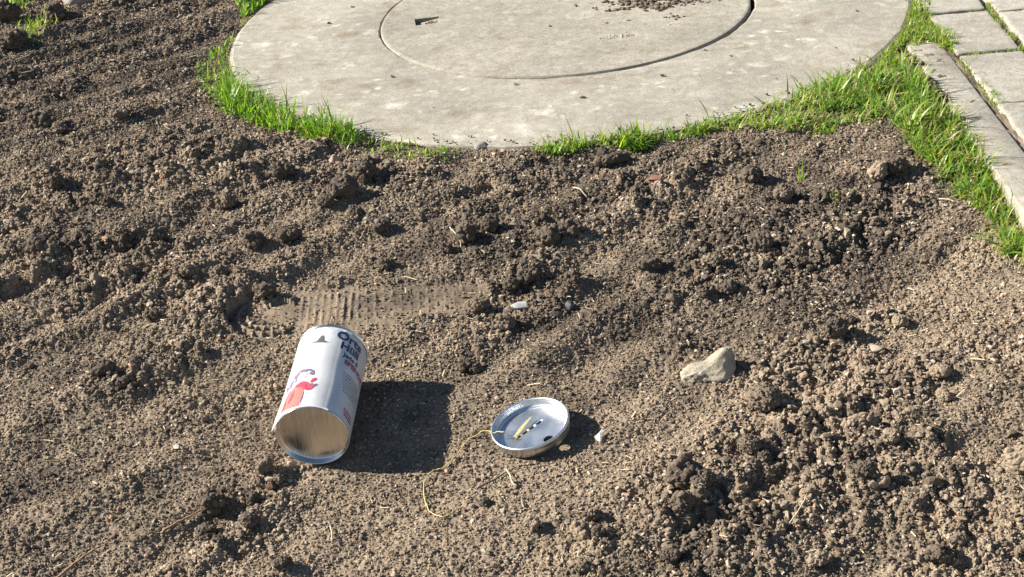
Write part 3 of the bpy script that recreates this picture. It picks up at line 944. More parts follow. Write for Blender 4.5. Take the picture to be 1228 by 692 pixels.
st = mesh_obj('seal_string', tube_bm([p+Vector((random.uniform(-.0004, .0004), random.uniform(-.0004, .0004), random.uniform(-.0008, .0004))) for p in smooth_path(sp, 7)], .00058), MAT_STRING)
tag(st, 'thin yellow string looping from the lid across the soil', 'string')
def strip():
    bm = bmesh.new(); a = Vector((*lid_local(616, 526, .0050), .0050)); b = Vector((*lid_local(637.0, 500.0, .0085), .0085)); prev = None
    ax = (b-a).normalized(); s = ax.cross(Vector((0, 0, 1))).normalized()
    for i in range(13):
        t = i/12; w = .0011+.0013*math.sin(math.pi*min(1, t*1.15)) if t < .99 else .0004
        p = a.lerp(b, t)+Vector((0, 0, .0008*math.sin(t*3.1)))
        cur = [bm.verts.new(p-s*w), bm.verts.new(p+Vector((0, 0, .0005))), bm.verts.new(p+s*w)]
        if prev:
            for k in range(2): bm.faces.new((prev[k], cur[k], cur[k+1], prev[k+1]))
        prev = cur
    bmesh.ops.solidify(bm, geom=list(bm.faces), thickness=.0005)
    return bm
o = mesh_obj('plastic_strip', strip(), MAT_TIE); o.matrix_world = LW
tag(o, 'pale yellow pointed strip lying inside the metal lid beside its slot', 'strip')

MAT_TWIG = flat_mat('twig_bark', (.10, .075, .055), .85, 0, .3, 200)
MAT_TWIG2 = flat_mat('brown_twig', (.26, .16, .09), .8, 0, .3, 200)
MAT_STRAW = flat_mat('dry_stem', (.50, .42, .29), .75, 0, .2, 200)
def twig(name, pts, rad, mat, label, up=.002):
    P = smooth_path([on_soil(x, y, up) for x, y in pts], 5)
    rr = random.Random(len(label))
    P = [p+Vector((rr.uniform(-.0004, .0004), rr.uniform(-.0004, .0004), rr.uniform(0, .0006))) for p in P]
    return tag(mesh_obj(name, tube_bm(P, rad, 6, lambda t: 1-.55*t), mat), label, 'twig' if 'twig' in name else 'stem')
twig('twig', [(572, 589), (588, 580), (603, 571), (619, 561)], .0012, MAT_TWIG, 'thin dark straight twig on the soil just below the lid')
twig('dry_stem', [(608, 566), (612, 575), (615, 585), (620, 588)], .0010, MAT_STRAW, 'short pale forked stem crossing the dark twig below the lid', .0035)
twig('twig', [(196, 637), (212, 628), (228, 620), (247, 610)], .0016, MAT_TWIG2, 'reddish brown twig lying left of the largest clod in the lower left')
twig('twig', [(66, 694), (88, 677), (106, 664), (122, 655)], .0016, MAT_TWIG2, 'brown twig running out of the bottom left edge of the photo')
twig('dry_stem', [(540, 277), (547, 283), (552, 291), (553, 299)], .0009, MAT_STRAW, 'curved whitish stem beside a dark clod in the middle of the bed', .003)
twig('dry_stem', [(688, 226), (696, 233), (704, 240)], .0009, MAT_STRAW, 'short straight pale stem on dark soil below the slab edge', .003)
twig('dry_stem', [(397, 635), (399, 646), (399, 655)], .0009, MAT_STRAW, 'upright pale stem piece on the soil below the can', .003)
twig('dry_stem', [(1126, 244), (1136, 247), (1144, 252)], .0010, MAT_STRAW, 'whitish stem bit in front of the right grass strip', .003)
twig('dry_stem', [(945, 640), (957, 628), (968, 612)], .0009, MAT_STRAW, 'slanting straw in the crumbly soil at the lower right', .003)

# ------------------------------------------------------------------ stones and clods
ICO = {s: ico(s) for s in (3, 4, 5)}
def n3(P, f, seed):
    """cheap smooth 3-D noise from random plane waves"""
    rr = np.random.default_rng(seed); s = 0
    for k in range(10):
        d = rr.normal(0, 1, 3); d /= np.linalg.norm(d)
        s = s+np.sin(P@d*f*rr.uniform(.6, 1.5)+rr.uniform(0, 6.28))
    return s/10**.5*.6
def cells3(P, n, seed):
    rr = np.random.default_rng(seed); c = rr.normal(0, 1, (n, 3)); c /= np.linalg.norm(c, axis=1)[:, None]
    d = np.linalg.norm(P[:, None]-c[None], axis=2); d.sort(axis=1)
    return d[:, 0], d[:, 1]
def lump(name, loc, rx, ry, rz, rot, mat, seed, crumb=1.0, sub=4, sink=.3, facet=0.0):
    V, Fc = ICO[sub]
    rr = np.random.default_rng(seed)
    r = 1+.20*n3(V, 1.7, seed)+.10*n3(V, 4, seed+1)
    if crumb:
        d1, d2 = cells3(V, int(26), seed+2)
        r = r+crumb*.16*np.clip((d2-d1)*3, 0, 1)**.5-.08*crumb
        d1, d2 = cells3(V, 110, seed+3)
        r = r+crumb*.09*np.clip((d2-d1)*5, 0, 1)**.5+.03*n3(V, 14, seed+4)
    if facet:
        P = V*r[:, None]
        for k in range(9):
            d = rr.normal(0, 1, 3); d /= np.linalg.norm(d); lim = rr.uniform(.62, .95)
            q = P@d; over = np.maximum(q-lim, 0); P = P-d*over[:, None]*facet
        P = P*(1+.012*n3(V, 11, seed+6)+.006*n3(V, 25, seed+7))[:, None]
    else:
        P = V*r[:, None]
    P = P*np.array([rx, ry, rz])
    c, s = math.cos(rot), math.sin(rot)
    P = np.stack([P[:, 0]*c-P[:, 1]*s, P[:, 0]*s+P[:, 1]*c, P[:, 2]+rz*(1-2*sink)], 1)
    me = mesh_np(name, P, Fc, mat, True)
    o = mesh_obj(name, me); o.location = loc
    return o
def ground_at(px, py):
    p = gp(px, py); z = float(height_at(p[0], p[1])[0]); zb = float(base_z(np.array(p[1])))
    return Vector((p[0], p[1], min(z, zb+.022)))

# the pale stone right of the lid: a tall head with a low tongue to its left
def hull_stone(name, pts, mat, seed, cuts=3, amp=.0005, smooth=True):
    bm = bmesh.new()
    for p in pts: bm.verts.new(p)
    r_ = bmesh.ops.convex_hull(bm, input=bm.verts)
    junk = [g for g in r_['geom_interior'] if isinstance(g, bmesh.types.BMVert)]
    if junk: bmesh.ops.delete(bm, geom=junk, context='VERTS')
    bmesh.ops.subdivide_edges(bm, edges=list(bm.edges), cuts=cuts, use_grid_fill=True, smooth=.12)
    bmesh.ops.triangulate(bm, faces=bm.faces)
    P = np.array([v.co[:] for v in bm.verts])
    d = n3(P, 260, seed)+.6*n3(P, 600, seed+1)+.5*n3(P, 1300, seed+2)
    bm.normal_update()
    for v, k in zip(list(bm.verts), d): v.co += v.normal*float(k)*amp
    bmesh.ops.recalc_face_normals(bm, faces=bm.faces)
    o = mesh_obj(name, bm, mat, smooth=smooth)
    return o
def pale_stone():
    loc = ground_at(848, 449)
    g = lambda x, y, z: (x/1000, y/1000, z/1000)
    pts = [g(-29, 2, 7), g(-28, -6, 5), g(-27, 5, 0), g(-20, 8, 10), g(-18, -9, 9), g(-17, -12, 0), g(-8, 10, 14), g(-6, -11, 12), g(-4, 11, 3), g(-2, -16, 0),
           g(6, 4, 21), g(9, -4, 20), g(10, 13, 14), g(14, -15, 7), g(12, -19, 0), g(15, 6, 26), g(21, 3, 28.5), g(26, 5, 27), g(18, 12, 24), g(31, 5, 20), g(28, -6, 14), g(27, -12, 4), g(33, 6, 8), g(31, 12, 0), g(18, 17, 5), g(29, -10, -3), g(-27, -2, -3)]
    o = hull_stone('stone', pts, MAT_STONE, 5, 7, .0014)
    for v in o.data.vertices:
        x_, z_ = v.co.x, v.co.z
        v.co.z = z_*(1-.24*math.exp(-((x_+.001)/.011)**2)); v.co.y *= 1-.18*math.exp(-((x_+.004)/.010)**2)
    o.location = loc; o.rotation_euler = (0, 0, R(4))
    tag(o, 'large pale grey angular stone standing out on the soil right of centre', 'stone')
MAT_STONE = clod_mat('pale_stone', (.34, .295, .225), .2)
MAT_WHITE = flat_mat('whitish_stone', (.40, .40, .37), .7, 0, .15, 150)
MAT_PINKST = flat_mat('pinkish_stone', (.36, .25, .20), .8, 0, .2, 150)
MAT_GREYST = flat_mat('grey_stone', (.24, .215, .185), .9, 0, .22, 90)
pale_stone()
def small(name, px, py, a, b_, h, rot, mat, seed, label, cat, facet=.8, sink=.25, group=None):
    loc = ground_at(px, py); s = mpp(loc)
    rr = np.random.default_rng(seed); pts = []
    for _ in range(20):
        d = rr.normal(0, 1, 3); d /= np.linalg.norm(d); q = rr.uniform(.8, 1.05)
        pts.append((d[0]*a*s*q, d[1]*b_*s*q, d[2]*h*s*q+h*s*.35))
    o = hull_stone(name, pts, mat, seed, 3, .0003); o.location = loc; o.rotation_euler = (rr.uniform(-.2, .2), rr.uniform(-.2, .2), R(rot))
    return tag(o, label, cat, group)
small('stone_chip', 627, 367, 17, 9, 4, 20, MAT_WHITE, 31, 'flat whitish stone chip lying among dark crumbs above the lid', 'stone')
small('stone', 401, 191, 8, 9, 9, 10, MAT_PINKST, 32, 'small pinkish stone standing in front of the left grass', 'stone')
small('bark_chip', 790, 217, 15, 8, 3.5, 5, flat_mat('rust_chip', (.22, .085, .055), .8, 0, .25, 120), 33, 'flat rust brown chip on the dark soil below the slab', 'chip')
small('stone', 1051, 419, 11, 11, 6, 0, flat_mat('cream_stone', (.30, .25, .18), .85, 0, .2, 120), 34, 'flat cream stone in the crumbly soil at the right', 'stone')
small('stone', 577, 172, 13, 9, 6, 5, MAT_GREYST, 35, 'flat dark grey stone touching the front edge of the concrete slab', 'stone')
small('stone', 94, 8, 19, 20, 15, 10, MAT_GREYST, 36, 'rounded grey stone at the top left edge of the photo', 'stone', .5)
small('stone', 683, 368, 7, 7, 6, 10, flat_mat('blue_grey_stone', (.07, .07, .08), .75, 0, .2, 120), 37, 'small blue grey pebble right of the whitish chip', 'stone', .4)
# paper scrap beside the lid
def scrap():
    bm = bmesh.new(); pts = [(716, 534), (713, 531), (719, 524), (722, 521), (726, 522), (723, 528), (720, 535)]
    c = on_soil(719.5, 528, .006); vs = []
    for k, (x, y) in enumerate(pts):
        vs.append(bm.verts.new(on_soil(x, y, .0035+.0012*(k % 2))))
    cv = bm.verts.new(c)
    for k in range(len(vs)): bm.faces.new((vs[k], vs[(k+1) % len(vs)], cv))
    bmesh.ops.solidify(bm, geom=list(bm.faces), thickness=.0004)
    return bm
tag(mesh_obj('paper_scrap', scrap(), flat_mat('white_paper', (.8, .79, .76), .6, 0, .05, 100), smooth=False), 'tiny white paper scrap on the soil just right of the lid', 'paper')

TM = []
_r = np.random.default_rng(99)
_V1, _F1 = ico(2)
for _ in range(10):
    vv = _V1*(1+_r.normal(0, .12, (len(_V1), 1)))*np.array([_r.uniform(.8, 1.2), _r.uniform(.7, 1.1), _r.uniform(.65, 1)])
    for _k in range(7):
        d = _r.normal(0, 1, 3); d /= np.linalg.norm(d); qq = vv@d
        vv = vv-d*np.maximum(qq-qq.max()*_r.uniform(.6, .88), 0)[:, None]*.9
    TM.append(vv)
def clod(name, loc, rx, ry, rz, rot, kind, seed, fine=False):
    """a clod is a knobbly core with many small angular crumbs stuck in it, one mesh"""
    rr = np.random.default_rng(seed)
    V, Fc = ICO[4]
    w = V*np.array([1, 1, 1])
    r = 1+.30*n3(w, 2.0, seed)+.16*n3(w, 5, seed+1)+.07*n3(w, 11, seed+4)
    if fine: r = 1+.10*n3(w, 2.0, seed)+.04*n3(w, 6, seed+1)+.03*n3(w, 14, seed+4)
    d1, d2 = cells3(w, 60, seed+3)
    r = np.clip(r-.30*np.exp(-((d2-d1)/.07)**2)*.6, .35, 1.6)
    core = w*r[:, None]*.86
    A = [core*np.array([rx, ry, rz])]; Fs = [Fc]; off = len(core)
    mo = {'dark': .92, 'mid': .60, 'tan': .12}[kind]
    Cc = [np.repeat(soil_tint(np.array([mo])), len(core), 0)]
    nC = int(rr.integers(26, 44)) if kind != 'tan' else int(rr.integers(12, 24))
    R0 = (rx*ry*rz)**(1/3)
    if fine: nC = 420
    for k in range(nC):
        i_ = int(rr.integers(0, len(core)))
        if core[i_, 2] < -.45: continue
        sz = R0*(rr.uniform(.035, .085) if fine else rr.uniform(.10, .30)*(1.35 if rr.uniform() < .15 else 1))
        th = rr.uniform(0, 6.28); c_, s_ = math.cos(th), math.sin(th)
        T = TM[int(rr.integers(0, len(TM)))]
        T = np.stack([T[:, 0]*c_-T[:, 2]*s_, T[:, 1], T[:, 0]*s_+T[:, 2]*c_], 1)
        A.append(T*sz+core[i_]*np.array([rx, ry, rz])*rr.uniform(.9, 1.08)); Fs.append(_F1+off); off += len(T)
        Cc.append(np.repeat(soil_tint(np.clip(np.array([mo+rr.normal(0, .14)]), 0, 1))*rr.uniform(.8, 1.25), len(T), 0))
    P = np.concatenate(A)
    c_, s_ = math.cos(rot), math.sin(rot)
    P = np.stack([P[:, 0]*c_-P[:, 1]*s_, P[:, 0]*s_+P[:, 1]*c_, P[:, 2]+rz*.62], 1)
    me = mesh_np(name, P, np.concatenate(Fs), MAT_CRUMB, False, np.concatenate(Cc))
    o = mesh_obj(name, me); o.location = loc
    return o
CL = [  # px, py, radius px, aspect, height factor, rotation, kind, label
 (54, 303, 15, 1.3, .9, 20, 'dark', 'dark clod cluster near the left edge, above the middle'),
 (191, 288, 14, .9, 1.1, 80, 'dark', 'tall dark clod in the left of the bed, its tip pointing up'),
 (226, 335, 10, 1.1, .9, 10, 'mid', 'brown clod left of the upper end of the boot print'),
 (185, 384, 10, 1.1, 1, 0, 'dark', 'small dark clod left of the boot print heel'),
 (128, 458, 12, 1.3, .8, 10, 'dark', 'dark clod in the rough patch at lower left'),
 (150, 470, 8, 1.1, .8, 60, 'dark', 'small dark clod at the lower side of the rough patch at left'),
 (164, 447, 8, 1.2, .8, 30, 'dark', 'small dark clod at the right end of the rough patch at left'),
 (318, 565, 12, 1.0, 1, 0, 'mid', 'rounded brown clod just left of the can base'),
 (335, 577, 7, 1.1, .9, 0, 'mid', 'little brown clod just below the can base'),
 (255, 603, 15, .75, 1.1, 75, 'dark', 'largest dark clod at lower left, standing beside the brown twig'),
 (246, 630, 12, 1.3, .8, 10, 'dark', 'dark clod right below the largest clod at lower left'),
 (303, 598, 9, 1.1, 1, 0, 'dark', 'dark clod between the can base and the bottom edge, upper one'),
 (302, 630, 10, 1.2, .9, 0, 'dark', 'dark clod between the can base and the bottom edge, lower one'),
 (265, 655, 7, 1.2, .8, 0, 'dark', 'small dark clod near the bottom, below the largest clod'),
 (340, 682, 10, 1.3, .8, 0, 'dark', 'dark clod at the bottom edge below the can'),
 (440, 215, 15, 1.1, 1.1, 20, 'dark', 'big dark clod below the left grass, upper part of a long ridge'),
 (414, 232, 16, 1.4, .9, 25, 'dark', 'big dark clod below the left grass, lower part of a long ridge'),
 (392, 246, 9, 1.2, .8, 25, 'dark', 'small dark clod at the lower tip of the long ridge'),
 (340, 210, 12, 1.3, .8, 20, 'dark', 'dark clod left of the long ridge below the grass'),
 (272, 242, 14, 1.0, 1.0, 0, 'mid', 'rounded grey brown clod left of the long ridge'),
 (305, 292, 11, 1.3, .9, 20, 'dark', 'dark clod above the boot print heel, left one'),
 (345, 285, 12, 1.4, .8, 25, 'dark', 'dark clod above the boot print heel, right one'),
 (320, 352, 13, 1.1, .8, 0, 'dark', 'crumbly dark clod on the upper edge of the boot print'),
 (265, 335, 10, 1.2, .8, 0, 'mid', 'brown clod at the upper left of the boot print'),
 (459, 275, 10, 1.5, .8, 45, 'dark', 'slanted dark clod halfway between grass and boot print'),
 (428, 261, 8, 1.1, .9, 0, 'dark', 'small dark clod right under the long ridge'),
 (463, 317, 9, 1.2, .8, 0, 'dark', 'dark clod just above the middle of the boot print'),
 (559, 284, 13, 1.1, 1, 0, 'dark', 'dark clod right of the curved whitish stem'),
 (586, 271, 11, 1.2, .9, 0, 'dark', 'dark clod just upper right of the one by the curved stem'),
 (535, 297, 8, 1.2, .8, 0, 'dark', 'small dark clod left of the curved whitish stem'),
 (576, 367, 11, 1.1, .9, 0, 'mid', 'brown clod at the toe end of the boot print'),
 (607, 391, 12, 1.1, 1, 0, 'mid', 'brown clod below the whitish stone chip'),
 (634, 334, 12, 1.4, .8, 35, 'dark', 'dark clod just above the whitish stone chip'),
 (612, 345, 9, 1.1, .9, 0, 'dark', 'dark clod upper left of the whitish stone chip'),
 (557, 440, 9, 1.1, .9, 0, 'dark', 'small dark clod between can and lid, left of a pair'),
 (571, 442, 7, 1.1, .9, 0, 'dark', 'small dark clod between can and lid, right of a pair'),
 (658, 290, 13, 1.0, 1.1, 70, 'dark', 'dark clod above the whitish chip, left of a pair'),
 (683, 283, 13, 1.2, .9, 0, 'dark', 'dark clod above the whitish chip, right of a pair'),
 (733, 189, 15, 1.5, .7, 10, 'dark', 'flat dark clod below the middle of the slab edge'),
 (766, 232, 10, 1.3, .8, 0, 'dark', 'dark clod beneath the rust brown chip'),
 (688, 342, 10, 1.1, .9, 0, 'dark', 'dark clod just above the blue grey pebble'),
 (901, 216, 12, 1.2, .9, 0, 'dark', 'dark clod left of the small green seedling'),
 (940, 238, 12, 1.1, 1, 0, 'mid', 'brown clod below left of the small green seedlings'),
 (914, 298, 13, .9, 1.1, 80, 'dark', 'tall dark clod in the middle of the right half'),
 (927, 304, 9, 1.2, .8, 0, 'dark', 'small dark clod touching the tall one in the right half'),
 (856, 319, 11, 1.1, 1, 60, 'mid', 'brown clod left of the tall dark clod in the right half'),
 (874, 347, 10, 1.2, .8, 0, 'dark', 'dark clod above the pale stone, upper right one'),
 (846, 354, 10, 1.3, .8, 0, 'dark', 'dark clod above the pale stone, lower left one'),
 (780, 324, 11, 1.4, .8, 0, 'dark', 'dark clod between the rust chip and the pale stone'),
 (1052, 218, 13, 1.0, 1.1, 0, 'tan', 'tan clod with a deep shadow in front of the right grass'),
 (1072, 212, 13, 1.3, .8, 0, 'dark', 'dark clod right of the tan clod by the grass'),
 (823, 593, 19, 1.2, 1, 10, 'dark', 'big dark clod near the bottom right of the lid'),
 (843, 602, 13, 1.2, .9, 0, 'dark', 'dark clod leaning on the right side of the big bottom clod'),
 (818, 629, 14, 1.1, .9, 0, 'dark', 'dark clod directly below the big bottom clod'),
 (805, 674, 11, 1.2, .8, 0, 'dark', 'dark clod at the bottom edge, below the big bottom clod'),
 (835, 654, 10, 1.2, .8, 0, 'mid', 'brown clod right of the lowest clods near the bottom'),
 (1129, 668, 14, 1.2, 1, 0, 'dark', 'dark clod at the bottom of the right corner'),
 (1150, 655, 10, 1.2, .9, 0, 'mid', 'brown clod beside the dark one in the lower right corner'),
 (988, 503, 13, 1.1, 1, -30, 'tan', 'tan angular clod right of the dusty lump'),
 (970, 505, 9, 1.1, .9, 0, 'mid', 'brown clod between the dusty lump and the tan angular clod'),
 (1030, 517, 19, .55, .8, 100, 'tan', 'long tan clod in the coarse crumbs at the right'),
 (1069, 540, 12, 1.1, .9, 0, 'tan', 'tan clod lower right of the long tan clod'),
 (1058, 587, 11, 1.2, .9, 0, 'tan', 'tan clod at the lower end of the coarse patch'),
 (1038, 582, 12, 1.1, 1, 0, 'dark', 'dark clod left of the lowest tan clod'),
 (1079, 386, 10, .9, 1, 60, 'tan', 'tan knob above the flat cream stone'),
 (1058, 373, 9, 1.3, .8, 0, 'tan', 'small tan clod upper left of the tan knob'),
 (1001, 405, 14, 1.3, .9, 20, 'dark', 'dark clod upper left of the flat cream stone'),
 (1015, 384, 10, 1.4, .8, 20, 'mid', 'brown clod between dark clod and tan knob at the right'),
 (1132, 480, 11, 1.1, .8, 0, 'tan', 'tan clod below the far right smooth soil'),
 (1126, 452, 12, 1.2, .7, 0, 'tan', 'tan clod above its tan neighbour at far right'),
 (1223, 556, 22, .8, .8, 80, 'tan', 'large tan clod cut off by the right edge'),
 (980, 672, 15, 1.5, .7, 30, 'tan', 'long low tan clod at the bottom edge, right of centre'),
 (917, 487, 25, 1.0, .80, 0, 'fine', 'dusty brown rounded lump below the large pale stone'),
 (899, 547, 16, 1.0, .85, 0, 'fine', 'round brown lump in the coarse crumbs below the dusty lump'),
 (917, 561, 8, 1.1, .9, 0, 'dark', 'small dark clod below the smooth round brown lump'),
 (639, 636, 12, 1.1, .9, 0, 'tan', 'tan clod below the lid near the bottom, left one'),
 (697, 646, 15, .85, 1.1, 60, 'tan', 'tan pointed clod at the bottom centre casting a dark shadow'),
 (711, 626, 10, 1.1, .9, 0, 'mid', 'brown clod above the tan pointed clod at the bottom'),
 (719, 655, 9, 1.1, .9, 0, 'dark', 'dark clod in the shade of the tan pointed clod'),
 (582, 606, 7, 1.2, .8, 0, 'dark', 'tiny dark clod below the thin dark twig'),
 (54, 155, 13, 1.3, .8, 0, 'dark', 'flat dark clod in the upper left of the bed'),
 (150, 152, 12, 1.4, .8, 30, 'mid', 'brown clod left of the grass, upper part of the bed'),
 (75, 160, 8, 1.1, .9, 0, 'mid', 'brown clod right of the flat dark clod at upper left'),
 (175, 97, 10, 1.2, .9, 0, 'mid', 'brown clod between the top left weed and the grass'),
 (70, 24, 12, 1.1, 1, 0, 'dark', 'dark clod just right of the top left weed'),
 (22, 58, 14, 1.1, .9, 0, 'dark', 'dark clod below the top left weed at the photo edge'),
 (8, 22, 14, 1.1, .9, 0, 'dark', 'dark clod in the top left corner'),
 (120, 245, 9, 1.3, .8, 0, 'dark', 'dark clod halfway down the left side, beside the furrow'),
 (68, 232, 11, 1.3, .8, 0, 'dark', 'dark clod above the left edge cluster'),
 (130, 248, 8, 1.2, .8, 0, 'dark', 'small dark clod touching its neighbour in the left furrow'),
 (98, 285, 9, 1.2, .8, 0, 'mid', 'brown clod right of the left edge cluster'),
 (700, 690, 10, 1.2, .8, 0, 'mid', 'brown clod cut off by the bottom edge under the pointed clod'),
 (735, 185, 8, 1.3, .8, 0, 'mid', 'brown crumbly clod right of the flat dark clod under the slab'),
]
for i, (px, py, r_, asp, hf, rot, kind, lb) in enumerate(CL):
    loc = ground_at(px, py+r_*.25); s = mpp(loc)
    q = math.sqrt(asp)
    k_ = 1.15 if kind == 'dark' else 1.0
    o = clod('soil_clod', loc, r_*s*q*k_, r_*s/q*k_, r_*s*1.0*hf*k_, R(rot*.9), 'mid' if kind == 'fine' else kind, 100+i*7, kind == 'fine')
    tag(o, lb, 'clod', 'lumpy soil clods lying on the bed')

# ------------------------------------------------------------------ dry bits, dirt on the slab
def bits(name, n, label):
    rng = np.random.default_rng(5)
    x = rng.uniform(-1, .62, n); y = rng.uniform(1.05, 2.9, n)
    ok = (x > -.1-.345*y) & (x < .08+.36*y) & (np.hypot(x-SLAB_C[0], y-SLAB_C[1]) > SLAB_R+.01) & (x < .58)
    lowr = np.exp(-((x-.3)/.25)**2-((y-1.3)/.25)**2)
    ok &= rng.uniform(0, 1, n) < .35+.65*lowr
    s_ = (x-CAN_P[0])*CAN_AXIS[0]+(y-CAN_P[1])*CAN_AXIS[1]; t_ = (x-CAN_P[0])*CAN_SIDE[0]+(y-CAN_P[1])*CAN_SIDE[1]
    ok &= ~((s_ > -.005) & (s_ < CAN_L+.005) & (np.abs(t_) < .042)) & (np.hypot(x-LID_P[0], y-LID_P[1]) > .045)
    x = x[ok]; y = y[ok]; n = len(x); z = height_at(x, y)+.0022
    L = rng.uniform(.0015, .0050, n)*np.where(rng.uniform(0, 1, n) < .06, 2.2, 1); W = rng.uniform(.0003, .0007, n); a = rng.uniform(0, 6.28, n); dz = rng.uniform(-.25, .25, n)*L
    ca, sa = np.cos(a), np.sin(a)
    P = np.zeros((n, 8, 3)); k = 0
    for sx in (-1, 1):
        for sy in (-1, 1):
            for sz in (-1, 1):
                P[:, k, 0] = x+sx*L*ca-sy*W*sa; P[:, k, 1] = y+sx*L*sa+sy*W*ca; P[:, k, 2] = z+sx*dz+sz*W*.6; k += 1
    F = np.array([(0, 1, 3, 2), (4, 6, 7, 5), (0, 4, 5, 1), (2, 3, 7, 6), (0, 2, 6, 4), (1, 5, 7, 3)])
    faces = (F[None]+(np.arange(n)*8)[:, None, None]).reshape(-1, 4)
    c = np.array([.50, .42, .29])*rng.uniform(.5, 1.35, (n, 1))
    me = mesh_np(name, P.reshape(-1, 3), faces, MAT_CRUMB, False, np.repeat(c, 8, 0))
    tag(mesh_obj(name, me), label, 'dry bits', kind='stuff')
bits('dry_plant_bits', 5200, 'tiny pale bits of straw and root strewn over the soil')

def slab_dirt():
    rng = np.random.default_rng(8); pts = []
    def spot(px, py, n, sx, sy, s0, s1):
        c = gp(px, py, 0)
        for _ in range(n): pts.append((c[0]+rng.normal(0, sx), c[1]+rng.normal(0, sy), rng.uniform(s0, s1)))
    spot(790, -2, 260, .045, .012, .0010, .0036); spot(765, 3, 60, .02, .010, .0012, .0050); spot(800, 0, 40, .05, .014, .003, .0060); spot(742, 12, 25, .009, .006, .001, .0045); spot(786, 10, 45, .012, .008, .001, .005)
    spot(820, 4, 120, .03, .008, .001, .003); spot(810, 22, 10, .012, .008, .001, .003)
    for (px, py, r) in [(711, 11, .0035), (701, 19, .002), (659, 33, .003), (753, 26, .0035), (727, 29, .003), (745, 43, .0022), (751, 40, .002), (773, 30, .002), (804, 31, .002), (794, 92, .0035), (845, 61, .0022),
                        (876, 68, .002), (698, 118, .0035), (618, 102, .003), (470, 93, .003), (394, 29, .003), (422, 9, .003), (1027, 14, .002), (675, 50, .0015), (560, 40, .0014), (390, 75, .0014), (930, 95, .0015), (1002, 58, .0014), (520, 130, .0014), (455, 60, .0014)]:
        c = gp(px, py, 0); pts.append((c[0], c[1], r*.8)); pts.append((c[0]+r*1.2, c[1]+.001, r*.45))
    for _ in range(130):                                  # soil spilt over the front edge of the slab
        a = rng.uniform(R(215), R(318)); rr = SLAB_R-abs(rng.normal(0, .012)); pts.append((SLAB_C[0]+rr*math.cos(a), SLAB_C[1]+rr*math.sin(a), rng.uniform(.0008, .0024)))
    c = gp(745, 45, 0); pale0 = len(pts)
    for _ in range(26): pts.append((c[0]+rng.normal(0, .012), c[1]+rng.normal(0, .004), rng.uniform(.001, .0024)))
    pts = np.array(pts); n = len(pts)
    V, F = ico(1)
    S = rng.uniform(.7, 1.3, (n, 1, 3))*pts[:, 2][:, None, None]
    P = V[None]*(1+rng.normal(0, .2, (n, len(V), 1)))*S*np.array([1, 1, .75])
    P[:, :, 0] += pts[:, 0][:, None]; P[:, :, 1] += pts[:, 1][:, None]; P[:, :, 2] += (pts[:, 2]*.55+.0008)[:, None]
    col = soil_tint(np.clip(rng.normal(.65, .2, n), 0, 1)); col[pale0:] = np.array([.40, .36, .25])
    faces = (F[None]+(np.arange(n)*len(V))[:, None, None]).reshape(-1, 3)
    me = mesh_np('spilt_soil', P.reshape(-1, 3), faces, MAT_CRUMB, False, np.repeat(col, len(V), 0))
    tag(mesh_obj('spilt_soil', me), 'crumbs of spilt soil scattered on the manhole cover and slab', 'soil', kind='stuff')
slab_dirt()

